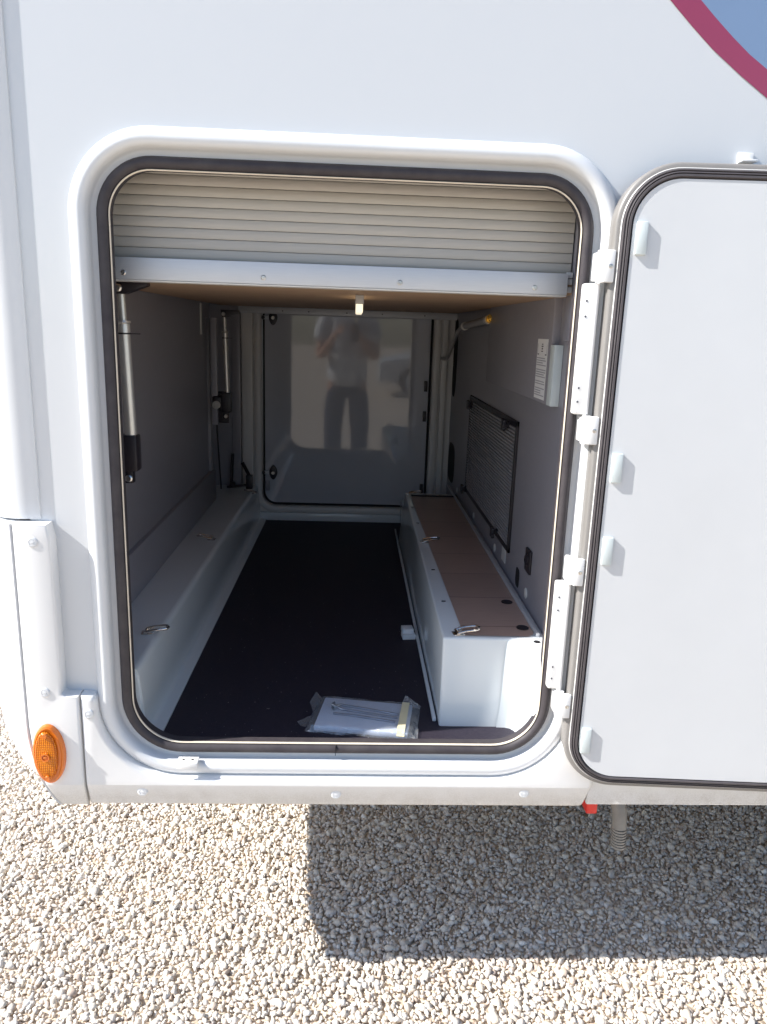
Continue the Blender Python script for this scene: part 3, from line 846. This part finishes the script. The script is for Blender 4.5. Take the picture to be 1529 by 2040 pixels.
# gas pipe with a brass fitting on the right
gpz = empty('gas_pipe', (0, 0, 0), MH)
MB().tube([(0.424, 1.03, 1.492), (0.424, 1.55, 1.472)], 0.0125, 14).build('pipe_run', 'tube', gpz)
MB().tube([(0.424, 1.53, 1.472), (0.420, 1.62, 1.466), (0.414, 1.68, 1.448), (0.408, 1.76, 1.400), (0.402, 1.86, 1.345), (0.398, 1.90, 1.335), (0.385, 1.915, 1.335)], 0.0085, 12).build('pipe_elbow', 'tube', gpz)
MB().tube([(0.424, 1.53, 1.4728), (0.424, 1.560, 1.4716)], 0.0155, 14).build('pipe_collar', 'alutube', gpz)
MB().tube([(0.424, 1.06, 1.4905), (0.424, 1.02, 1.492)], 0.0150, 14).build('pipe_collar', 'alutube', gpz)
MB().tube([(0.424, 1.022, 1.492), (0.424, 1.000, 1.4928)], 0.0150, 6).tube([(0.424, 1.0, 1.4928), (0.424, 0.978, 1.4936)], [0.0105, 0.0095], 14).lathe([(0.0055, 0), (0.006, 0.006), (0.003, 0.008), (0, 0.008)], (0.424, 0.978, 1.4936), '-y', 10).build('brass_fitting', 'brass', gpz)

# back wall round the far door: pillars, trim, raised sill
bw = MB()
plate_with_hole(bw, [(-0.62, 0.585), (0.46, 0.585), (0.46, 1.90), (-0.62, 1.90)], rr(-0.396, 0.350, 0.654, 1.78, 0.062), YB)
bwo = bw.build('garage_back_wall', 'lining', MH, smooth=False)
ft = MB(); rr_sweep(ft, (-0.396, 0.350, 0.654, 1.78), [0.062] * 4, [(0.034, -0.001 + YB), (0.030, YB - 0.006), (0.020, YB - 0.010), (0.006, YB - 0.009), (0.001, YB - 0.003), (0.0, YB + 0.03)])
ft.build('back_frame_trim', 'lining', bwo, sharp=50)
MB().box(-0.480, -0.432, YB - 0.030, YB - 0.0015, 0.600, 1.80, 0.004).build('pillar', 'lining', bwo)
MB().box(0.386, 0.412, YB - 0.030, YB - 0.0015, 0.600, 1.80, 0.004).build('pillar', 'lining', bwo)
MB().box(-0.520, -0.4815, 1.905, 1.935, 0.600, 1.80, 0.003).build('grey_pillar', 'greywall', bwo)
MB().box(-0.42, 0.25, YB - 0.022, YB - 0.0015, 0.585, 0.626, 0.006).build('back_kick_board', 'gel', bwo)
bk_s = MB(); rr_sweep(bk_s, (-0.392, 0.346, 0.658, 1.776), [0.058] * 4, [(0.001, YB + 0.03), (0.001, YB + 0.012), (-0.0065, YB + 0.010), (-0.0085, YB + 0.016), (-0.0085, YB + 0.03)])
bk_s.build('back_door_gasket', 'dark', bwo)
bd = MB()
lp = rr(-0.3845, 0.3385, 0.6655, 1.7685, 0.051)
bd.add([(x, YB + 0.014, z) for x, z in lp] + [(x, YB + 0.05, z) for x, z in lp], [tuple(range(len(lp)))] + [(i, (i + 1) % len(lp), len(lp) + (i + 1) % len(lp), len(lp) + i) for i in range(len(lp))])
bdo = bd.build('back_door', 'backdoor', MH, smooth=False)
for z in (1.484, 0.806):
    t = empty('door_lock', (-0.3475, YB + 0.0135, z), MH)
    n = 20; o_ = [(0.030 * abs(math.cos(2 * math.pi * k / n)) ** 1.2 * (1 if math.cos(2 * math.pi * k / n) > 0 else -1) * 0.62, 0.033 * math.copysign(abs(math.sin(2 * math.pi * k / n)) ** 1.25, math.sin(2 * math.pi * k / n))) for k in range(n)]
    MB().prism_y(o_, -0.016, 0.0, 0.003).build('lock_body', 'black', t)
    MB().lathe([(0.008, 0.012), (0.008, 0.019), (0.006, 0.021), (0, 0.021)], (0, 0, -0.002), '-y', 16).build('lock_pin', 'steel', t)
    MB().box(-0.040, -0.012, -0.014, -0.009, -0.009, 0.007, 0.001).build('lock_bolt', 'alu', t)
    MB().lathe([(0.008, 0), (0.009, 0.008), (0.007, 0.014), (0, 0.014)], (-0.043, -0.002, -0.001), '-y', 14).build('striker', 'black', t)
for (x, z) in ((0.3255, 1.210), (0.3255, 1.077), (-0.3720, 0.744), (0.326, 0.745)):
    MB().box(x - 0.0075, x + 0.0075, YB + 0.004, YB + 0.0135, z - 0.023, z + 0.023, 0.0015).build('back_door_clip', 'black' if x > 0 else 'greywall', bdo)
# black folding bracket standing on the far end of the left bench
fb = MB()
def flat(mb, a_, b_, w_=0.010, t_=0.006):
    a_, b_ = Vector(a_), Vector(b_)
    mb.tube([a_, b_], w_ / 2, 6)
flat(fb, (-0.520, 1.86, 0.762), (-0.512, 1.86, 0.905), 0.014)
flat(fb, (-0.535, 1.84, 0.760), (-0.432, 1.84, 0.772), 0.012)
flat(fb, (-0.470, 1.86, 0.865), (-0.432, 1.84, 0.800), 0.016)
fb.box(-0.452, -0.425, 1.825, 1.855, 0.755, 0.815, 0.002)
fb.lathe([(0.010, 0), (0.010, 0.02), (0.006, 0.024), (0, 0.024)], (-0.507, 1.84, 0.776), '-y', 12)
fb.build('folding_bracket', 'black', lbo, sharp=30)
MB().tube([(-0.550, 1.70, 1.15), (-0.552, 1.72, 1.02), (-0.548, 1.74, 0.86), (-0.545, 1.75, 0.77)], 0.0035, 8).build('cable', 'black', MH)

# --- drop-down bed platform with its alloy edge, light and roller shutter above
bp = empty('bed_platform', (0, 0, 0), MH)
MB().box(-0.555, 0.437, 0.098, 1.900, 1.526, 1.545).build('bed_board', 'ply', bp, smooth=False)
eb = MB().box(-0.520, 0.4035, 0.074, 0.0975, 1.5245, 1.5640, 0.0015).build('edge_profile', 'alu', bp)
MB().box(-0.520, 0.4030, 0.076, 0.118, 1.5215, 1.5240, 0.0006).build('edge_return', 'lining', bp)
for (x) in (-0.4275, -0.170, 0.085, 0.341):
    MB().lathe([(0.0048, 0), (0.0048, 0.0010), (0.0036, 0.0021), (0.0014, 0.0022), (0.0010, 0.0010), (0, 0.0010)], (x, 0.0742, 1.5360), '-y', 16).build('edge_screw', 'steel', eb)
MB().box(-0.485, 0.440, 1.888, 1.906, 1.4980, 1.5255, 0.002).build('rear_rail', 'alu', bp)
for x in (-0.30, -0.19, -0.03, 0.12, 0.30):
    MB().lathe([(0.003, 0), (0.003, 0.0015), (0, 0.0015)], (x, 1.888, 1.511), '-y', 10).build('rail_screw', 'print', bp)
rlo = empty('bed_light', (0, 0, 0), bp)
M['lightlens'] = mat('light_lens', (0.85, 0.80, 0.68), 0.4, emit=((1.0, 0.86, 0.62), 0.55))
MB().box(0.0025, 0.0225, 0.42, 0.45, 1.5060, 1.5258, 0.002).build('light_body', 'tube', rlo)
MB().box(0.0040, 0.0210, 0.4505, 0.70, 1.4860, 1.5200, 0.003).build('light_diffuser', 'lightlens', rlo)
for z in (1.530, 1.545, 1.557):
    MB().box(0.4045, 0.4170, 0.092, 0.098, z, z + 0.0105, 0.001).build('guide_block', 'lining', bp)
# shutter slats
sh = empty('roller_shutter', (0, 0, 0), MH)
PITCH = 0.01845
for i in range(13):
    if i == 0:
        s0 = MB()
        pr = [(0.004, 0.0), (-0.0010, 0.0002), (-0.0016, 0.0010), (-0.0017, 0.0088), (-0.0016, 0.0168), (-0.0010, 0.0176), (0.004, 0.0178)]
        n = len(pr)
        s0.add([(-0.56, y, z) for y, z in pr] + [(0.4160, y, z) for y, z in pr], [(k, k + 1, n + k + 1, n + k) for k in range(n - 1)] + [tuple(range(n)), tuple(range(n, 2 * n))[::-1]])
        sl0 = s0.build('slat', 'tambour', sh, sharp=40); sl0.location = (0, 0.108, 1.5665)
    else:
        dup(sl0, (0, 0.108, 1.5665 + i * PITCH), sh)
MB().box(-0.56, 0.4175, 0.1125, 0.1160, 1.5600, 1.82).build('shutter_backing', 'ribbed', sh, smooth=False)
MB().box(0.4190, 0.4390, 0.090, 0.135, 1.440, 1.86, 0.002).build('shutter_guide', 'greywall', sh)

# linear lifting actuators on the left
def actuator(loc, s=1.0, gear=True):
    a_ = empty('lift_actuator', loc, MH)
    MB().tube([(0, 0, -0.004), (0.002, 0, -0.078)], 0.0068 * s, 16).build('piston_rod', 'alutube', a_)
    MB().tube([(0.0015, 0, -0.062), (0.0015, 0, -0.066), (0.0018, 0, -0.069), (0.0018, 0, -0.084)], [0.0125 * s, 0.0135 * s, 0.0112 * s, 0.0118 * s], 20).tube([(0.0018, 0, -0.080), (0.007, 0, -0.288)], 0.0108 * s, 20).build('actuator_tube', 'alutube', a_)
    MB().tube([(0.0019, 0, -0.0855), (0.0019, 0, -0.0885)], 0.0118 * s, 20).box(0.0, 0.031 * s, -0.001, 0.001, -0.0878, -0.0862).build('cable_tie', 'black', a_)
    mbx = MB().box(-0.016, 0.022, -0.018, 0.018, -0.362, -0.288, 0.004, 2)
    if gear:
        mbx.box(-0.050, -0.010, -0.015, 0.015, -0.352, -0.300, 0.010, 3)
    mbx.box(-0.012, 0.010, -0.010, 0.010, -0.388, -0.356, 0.003)
    mbx.build('motor_housing', 'black', a_)
    if gear:
        MB().lathe([(0.0155, 0), (0.0155, 0.004), (0.012, 0.006), (0.0075, 0.006), (0.007, 0.004), (0.0045, 0.004), (0.0, 0.0045)], (-0.033, -0.0155, -0.335), '-y', 24).build('gear_cap', 'tube', a_)
    MB().lathe([(0.0075, 0), (0.0075, 0.003), (0.005, 0.005), (0, 0.005)], (0.002, -0.0105, -0.377), '-y', 16).build('lower_bolt', 'steel', a_)
    MB().prism_y([(-0.012, 0.0145), (0.054, 0.0145), (0.054, 0.005), (0.010, -0.012), (-0.006, -0.012)], -0.012, 0.012, 0.001).build('upper_bracket', 'black', a_)
    MB().lathe([(0.0075, 0), (0.0075, 0.004), (0.005, 0.006), (0, 0.006)], (-0.001, -0.0125, -0.001), '-y', 16).build('upper_bolt', 'steel', a_)
    return a_
actuator((-0.4560, 0.150, 1.512), 1.12, gear=False)
actuator((-0.4790, 1.500, 1.486), 0.92, gear=True)
MB().box(-0.530, -0.508, 1.49, 1.51, 1.075, 1.470, 0.002).build('actuator_rail', 'greywall', MH)
MB().box(-0.520, -0.470, 1.512, 1.520, 1.080, 1.200, 0.002).build('actuator_foot', 'black', MH)

# --- under the body
ur = MB().box(0.560, 0.586, 0.100, 0.150, 0.381, 0.520, 0.004).build('red_towing_eye', 'red', MH)
hs = MB()
hp = [(0.640, 0.24, 0.46), (0.648, 0.20, 0.415), (0.658, 0.165, 0.375), (0.662, 0.155, 0.345), (0.663, 0.15, 0.310)]
hs.tube(hp, 0.0175, 18)
z = 0.310; k = 0
while z > 0.262:
    hs.tube([(0.663 + k * 0.0004, 0.15, z), (0.663 + k * 0.0004, 0.15, z - 0.0045)], [0.0185, 0.0185], 18, True)
    hs.tube([(0.663 + k * 0.0004, 0.15, z - 0.004), (0.663 + k * 0.0004, 0.15, z - 0.0075)], 0.0160, 18, True)
    z -= 0.0075; k += 1
hs.build('drain_hose', 'hose', MH)
for (yy) in (0.22, 1.86):
    MB().lathe([(0.19, -0.10), (0.31, -0.10), (0.335, -0.07), (0.335, 0.07), (0.31, 0.10), (0.19, 0.10), (0.16, 0.06), (0.0, 0.05)], (2.45, yy, 0.335), '-y', 40).build('rear_wheel', 'tyre', MH)

# ------------------------------------------------------------------ things lying on the garage floor
wb = MB().box(-0.0185, 0.0185, -0.013, 0.020, 0.0, 0.014, 0.0012).box(-0.0170, 0.0150, 0.000, 0.034, 0.012, 0.026, 0.0012)
wbo = wb.build('white_block', 'white')
wbo.location = (0.178, 0.612, ZF + 0.0008); wbo.rotation_euler = (0, 0, R(6))
tag(wbo, 'small stepped white plastic block on black garage floor beside right bench', 'block')

# clear bag with folded papers and steel cranks
BAG = (0.045, 0.142, ZF + 0.001); BR = R(-9)
bagE = empty('tool_bag', BAG); bagE.rotation_euler = (0, 0, BR)
tag(bagE, 'clear plastic bag of papers closed with a strip of masking tape', 'bag')
def sheet(mb, hx, hy, zf, nx=26, ny=14, thick=None):
    vs, fs = [], []
    for j in range(ny + 1):
        for i in range(nx + 1):
            u, v = -1 + 2 * i / nx, -1 + 2 * j / ny
            vs.append((u * hx, v * hy, zf(u, v)))
    for j in range(ny):
        for i in range(nx):
            a_ = j * (nx + 1) + i
            fs.append((a_, a_ + 1, a_ + nx + 2, a_ + nx + 1))
    return mb.add(vs, fs)
pp = MB()
for lev, (hx, hy, off) in enumerate(((0.102, 0.066, 0.004), (0.101, 0.0655, 0.008), (0.099, 0.065, 0.0125))):
    sheet(pp, hx, hy, lambda u, v, o=off: o + 0.0045 * (1 - v * v) + 0.002 * math.sin(3 * u + lev_) if False else o + 0.0045 * (1 - v * v) - 0.002 * u)
pbx = MB().box(-0.103, 0.103, -0.0665, 0.0665, 0.0005, 0.0135, 0.003, 2)
M['bagpaper'] = mat('bag_paper', (0.70, 0.74, 0.84), 0.6, var=0.02, vscale=30)
po = pbx.build('papers', 'bagpaper', bagE)
fm = MB()
def fz(u, v):
    e = max(abs(u), abs(v))
    return 0.001 + 0.0165 * (1 - max(0, (abs(u) - 0.84) / 0.16) ** 2) * (1 - max(0, (abs(v) - 0.88) / 0.12) ** 2) + 0.0016 * math.sin(9 * u + 4 * v) * math.cos(7 * v - 3 * u)
sheet(fm, 0.122, 0.073, fz, 44, 22)
fm.add([(-0.122, -0.060, 0.004), (-0.120, -0.010, 0.006), (-0.146, -0.040, 0.004), (-0.134, -0.056, 0.003)], [(0, 1, 2, 3)])
fm.add([(-0.120, 0.008, 0.006), (-0.112, 0.070, 0.008), (-0.127, 0.076, 0.020), (-0.134, 0.035, 0.014)], [(0, 1, 2, 3)])
fm.add([(0.078, 0.070, 0.010), (0.120, 0.060, 0.008), (0.124, 0.050, 0.020), (0.084, 0.094, 0.022)], [(0, 1, 2, 3)])
fm.add([(0.116, -0.070, 0.004), (0.126, -0.074, 0.003), (0.124, -0.030, 0.007), (0.118, -0.020, 0.008)], [(0, 1, 2, 3)])
fmo = fm.build('bag_film', 'film', bagE, sharp=60)
tp_ = MB(); sheet(tp_, 0.0085, 0.071, lambda u, v: 0.0205 - 0.012 * max(0, (abs(v) - 0.86) / 0.14) ** 2, 2, 14)
tpo = tp_.build('tape_strip', 'beige', bagE, recalc=False); tpo.location = (0.088, 0.0, 0.0)
M['darksteel'] = mat('dark_steel', (0.30, 0.32, 0.36), 0.35, metal=0.9)
def crank(pts, loc, rz, label):
    mb = MB().tube(pts, 0.0030, 10)
    o = mb.build('steel_crank', 'darksteel'); o.location = loc; o.rotation_euler = (0, 0, BR + rz)
    return tag(o, label, 'tool', 'steel tools inside the clear bag')
bz = BAG[2] + 0.0155
crank([(-0.075, 0.034, 0.003), (-0.080, 0.024, 0.003), (-0.070, 0.020, 0.002), (-0.060, 0.030, 0.001), (-0.045, 0.029, 0.0), (0.020, 0.020, 0.0), (0.075, 0.010, 0.0)], (BAG[0], BAG[1], bz), 0, 'long steel rod with hooked end, rearmost tool in the clear bag')
crank([(-0.070, 0.002, 0.003), (-0.076, 0.010, 0.003), (-0.066, 0.017, 0.002), (-0.054, 0.010, 0.001), (-0.040, 0.009, 0.0), (0.030, 0.000, 0.0), (0.075, -0.006, 0.0)], (BAG[0], BAG[1], bz), 0, 'curled steel rod in the middle of the clear bag')
crank([(-0.070, -0.012, 0.001), (-0.030, -0.012, 0.0), (0.010, -0.016, 0.0), (0.072, -0.024, 0.0)], (BAG[0], BAG[1], bz), 0, 'plain straight steel rod nearest the sill in the clear bag')

# ------------------------------------------------------------------ photographer, seen mirrored in the far door
def skin_obj(name, verts, edges, radii, material, parent=None, sub=2, root=0):
    me = bpy.data.meshes.new(name)
    me.from_pydata(verts, edges, [])
    o = bpy.data.objects.new(name, me); COL.objects.link(o)
    md = o.modifiers.new('skin', 'SKIN'); md.use_smooth_shade = True
    sv = me.skin_vertices[0] if me.skin_vertices else None
    if sv is None:
        bpy.context.view_layer.objects.active = o
        bpy.ops.mesh.customdata_skin_add()
        sv = me.skin_vertices[0]
    for i, r_ in enumerate(radii):
        sv.data[i].radius = r_ if isinstance(r_, tuple) else (r_, r_)
        sv.data[i].use_root = (i == root)
    s_ = o.modifiers.new('sub', 'SUBSURF'); s_.levels = sub; s_.render_levels = sub
    dg = bpy.context.evaluated_depsgraph_get()
    ev = o.evaluated_get(dg)
    nm = bpy.data.meshes.new_from_object(ev)
    o.modifiers.clear(); o.data = nm
    nm.materials.clear(); nm.materials.append(M[material])
    nm.polygons.foreach_set('use_smooth', [True] * len(nm.polygons))
    if parent: o.parent = parent
    return o
PB = Vector((-0.05, -1.86, 0.0))
per = empty('person', PB)
per.scale = (1.07, 1.07, 1.07)
tag(per, 'person in grey T-shirt and dark trousers photographing the open garage', 'person')
# limbs: joints relative to PB (facing +y)
J = {}
verts, edges, rad = [], [], []
def jn(name, p, r_, link=None):
    verts.append(p); rad.append(r_); J[name] = len(verts) - 1
    if link is not None: edges.append((J[link], J[name]))
jn('pelvis', (0, 0, 0.95), (0.15, 0.11))
jn('waist', (0, 0.01, 1.10), (0.14, 0.10), 'pelvis')
jn('chest', (0, 0.0, 1.32), (0.16, 0.11), 'waist')
jn('neckb', (0, 0.0, 1.48), (0.08, 0.07), 'chest')
jn('neck', (0, 0.02, 1.555), 0.055, 'neckb')
jn('head1', (0, 0.05, 1.63), (0.075, 0.088), 'neck')
jn('head2', (0, 0.055, 1.71), (0.078, 0.098), 'head1')
jn('head3', (0, 0.045, 1.765), (0.055, 0.07), 'head2')
for s in (-1, 1):
    t = 'l' if s < 0 else 'r'
    jn('sh' + t, (s * 0.185, -0.01, 1.43), 0.062, 'neckb')
    jn('el' + t, (s * 0.245, 0.04, 1.11), 0.044, 'sh' + t)
    jn('fa' + t, (s * 0.19, 0.16, 1.165), 0.042, 'el' + t)
    jn('wr' + t, (s * 0.105, 0.31, 1.295), 0.027, 'fa' + t)
    jn('pm' + t, (s * 0.075, 0.360, 1.332), (0.036, 0.018), 'wr' + t)
    jn('hip' + t, (s * 0.095, 0, 0.90), 0.098, 'pelvis')
    jn('kn' + t, (s * 0.115, 0.03, 0.50), 0.060, 'hip' + t)
    jn('cf' + t, (s * 0.118, 0.0, 0.36), 0.056, 'kn' + t)
    jn('an' + t, (s * 0.12, -0.02, 0.09), 0.040, 'cf' + t)
    jn('toe' + t, (s * 0.14, 0.16, 0.040), 0.036, 'an' + t)
skin_obj('body', verts, edges, rad, 'skin', per)
# shirt, trousers and shoes a little larger than the body
tv_ = [(0, 0, 0.80), (0, 0.01, 1.05), (0, 0, 1.30), (0, 0, 1.475), (-0.19, -0.01, 1.43), (-0.245, 0.035, 1.22), (0.19, -0.01, 1.43), (0.245, 0.035, 1.22)]
skin_obj('shirt', tv_, [(0, 1), (1, 2), (2, 3), (3, 4), (4, 5), (3, 6), (6, 7)], [(0.215, 0.165), (0.185, 0.14), (0.185, 0.135), (0.10, 0.088), 0.085, 0.075, 0.085, 0.075], 'shirt', per)
tv_ = [(0, 0, 1.00), (0, 0, 0.93)]; te = [(0, 1)]; tr_ = [(0.16, 0.12), (0.17, 0.125)]
for s in (-1, 1):
    b0 = len(tv_)
    tv_ += [(s * 0.10, 0, 0.85), (s * 0.117, 0.03, 0.50), (s * 0.12, 0.0, 0.30), (s * 0.12, -0.015, 0.06)]
    te += [(1, b0), (b0, b0 + 1), (b0 + 1, b0 + 2), (b0 + 2, b0 + 3)]
    tr_ += [0.115, 0.088, 0.082, 0.078]
skin_obj('trousers', tv_, te, tr_, 'jeans', per)
for s in (-1, 1):
    skin_obj('shoe', [(s * 0.12, -0.07, 0.045), (s * 0.128, 0.06, 0.045), (s * 0.142, 0.19, 0.036)], [(0, 1), (1, 2)], [(0.05, 0.043), (0.056, 0.044), (0.05, 0.033)], 'black', per)
# hands: four fingers behind the phone and a thumb on its face side
for s in (-1, 1):
    for i, (dz, L_) in enumerate(((0.030, 0.070), (0.012, 0.078), (-0.006, 0.072), (-0.022, 0.058))):
        p0 = Vector((s * 0.074, 0.368, 1.338 + dz))
        p1 = p0 + Vector((-s * L_ * 0.25, 0.042, 0.003)); p2 = p1 + Vector((-s * L_ * 0.38, 0.012, 0.002)); p3 = p2 + Vector((-s * L_ * 0.30, -0.002, 0))
        skin_obj('finger', [tuple(s_p) for s_p in (p0, p1, p2, p3)], [(0, 1), (1, 2), (2, 3)], [0.0095, 0.0088, 0.0082, 0.0070], 'skin', per, 1)
    skin_obj('thumb', [(s * 0.082, 0.346, 1.312), (s * 0.066, 0.378, 1.347), (s * 0.048, 0.393, 1.369), (s * 0.034, 0.397, 1.381)], [(0, 1), (1, 2), (2, 3)], [0.012, 0.0105, 0.0095, 0.0080], 'skin', per, 1)
# face and hair
skin_obj('nose', [(0, 0.135, 1.705), (0, 0.150, 1.678), (0, 0.146, 1.668)], [(0, 1), (1, 2)], [0.008, 0.013, 0.012], 'skin', per, 1)
for s in (-1, 1):
    MB().lathe([(0.011, 0), (0.010, -0.006), (0.005, -0.010), (0, -0.011)], (s * 0.031, 0.131, 1.705), '-y', 14).build('eye', 'eye', per)
    skin_obj('ear', [(s * 0.080, 0.045, 1.725), (s * 0.086, 0.040, 1.70), (s * 0.080, 0.045, 1.672)], [(0, 1), (1, 2)], [0.010, 0.014, 0.009], 'skin', per, 1)
MB().tube([(-0.024, 0.134, 1.640), (0, 0.141, 1.638), (0.024, 0.134, 1.640)], 0.0055, 8).build('mouth', 'skin', per)
skin_obj('hair', [(0, 0.00, 1.69), (0, 0.01, 1.76), (0, 0.07, 1.785)], [(0, 1), (1, 2)], [(0.082, 0.075), (0.084, 0.085), (0.07, 0.045)], 'hair', per)
ph = MB().box(-0.038, 0.038, -0.0045, 0.0045, -0.080, 0.080, 0.004, 3)
pho = ph.build('mobile_phone', 'phone')
tag(pho, 'black mobile phone held up in both hands of the photographer', 'phone')
pho.matrix_world = m.copy() @ Matrix.Translation((0.012, -0.045, 0.020)) @ Matrix.Rotation(R(90), 4, 'X')

# crumbs of grit carried in on to the garage floor
gr = MB()
for i in range(230):
    y = 0.05 + 1.3 * random.random() ** 2.2; x = random.uniform(-0.36, 0.19)
    r_ = random.uniform(0.0005, 0.0013)
    c3 = Vector((x, y, ZF + r_ * 0.4)); a_ = random.random() * 6.28
    p4 = [c3 + Vector((math.cos(a_ + k * 2.09), math.sin(a_ + k * 2.09), -0.4)) * r_ for k in range(3)] + [c3 + Vector((0, 0, r_))]
    gr.add(p4, [(0, 1, 3), (1, 2, 3), (2, 0, 3), (0, 2, 1)])
M['grit'] = mat('grit', (0.34, 0.31, 0.28), 0.8)
tag(gr.build('grit', 'grit', smooth=False), 'fine pale grit scattered over the black garage floor', 'grit', kind='stuff')

# pale car parked far behind the photographer, seen only mirrored in the far door
car = empty('parked_car', (0.55, -12.2, 0.0))
tag(car, 'pale parked car behind the photographer, faintly mirrored in the far garage door', 'car')
side = [(0.0, 0.30), (0.02, 0.62), (0.12, 0.80), (0.95, 0.95), (1.55, 1.42), (1.80, 1.48), (2.95, 1.48), (3.45, 1.30), (3.95, 0.98), (4.20, 0.92), (4.25, 0.50), (4.20, 0.30),
        (3.75, 0.30), (3.68, 0.52), (3.50, 0.64), (3.25, 0.64), (3.08, 0.52), (3.02, 0.30), (1.18, 0.30), (1.11, 0.52), (0.94, 0.64), (0.68, 0.64), (0.50, 0.52), (0.44, 0.30)]
M['carpaint'] = mat('car_paint', (0.62, 0.63, 0.64), 0.25, coat=0.6)
M['carglass'] = mat('car_glass', (0.02, 0.024, 0.028), 0.05)
MB().prism_y(side, 0.85, -0.85, 0.05, 3).build('car_body', 'carpaint', car)
MB().prism_y([(1.12, 0.98), (1.60, 1.37), (2.15, 1.40), (2.15, 0.98)], 0.858, 0.80, 0.004).build('side_window', 'carglass', car)
MB().prism_y([(2.24, 0.98), (2.24, 1.40), (2.90, 1.40), (3.40, 1.22), (3.62, 0.98)], 0.858, 0.80, 0.004).build('side_window', 'carglass', car)
MB().box(0.03, 0.20, 0.55, 0.858, 0.62, 0.76, 0.02).build('headlight', 'alu', car)
MB().box(1.30, 1.42, 0.86, 1.00, 0.94, 1.08, 0.02).build('door_mirror', 'carpaint', car)
for x in (0.81, 3.38):
    for y, ax in ((0.70, 1), (-0.70, -1)):
        wl_ = MB().tube([(x, y - 0.09, 0.31), (x, y + 0.09, 0.31)], 0.31, 28).build('wheel', 'tyre', car)
        MB().tube([(x, y - 0.095, 0.31), (x, y + 0.095, 0.31)], 0.20, 20).build('rim', 'alu', wl_)
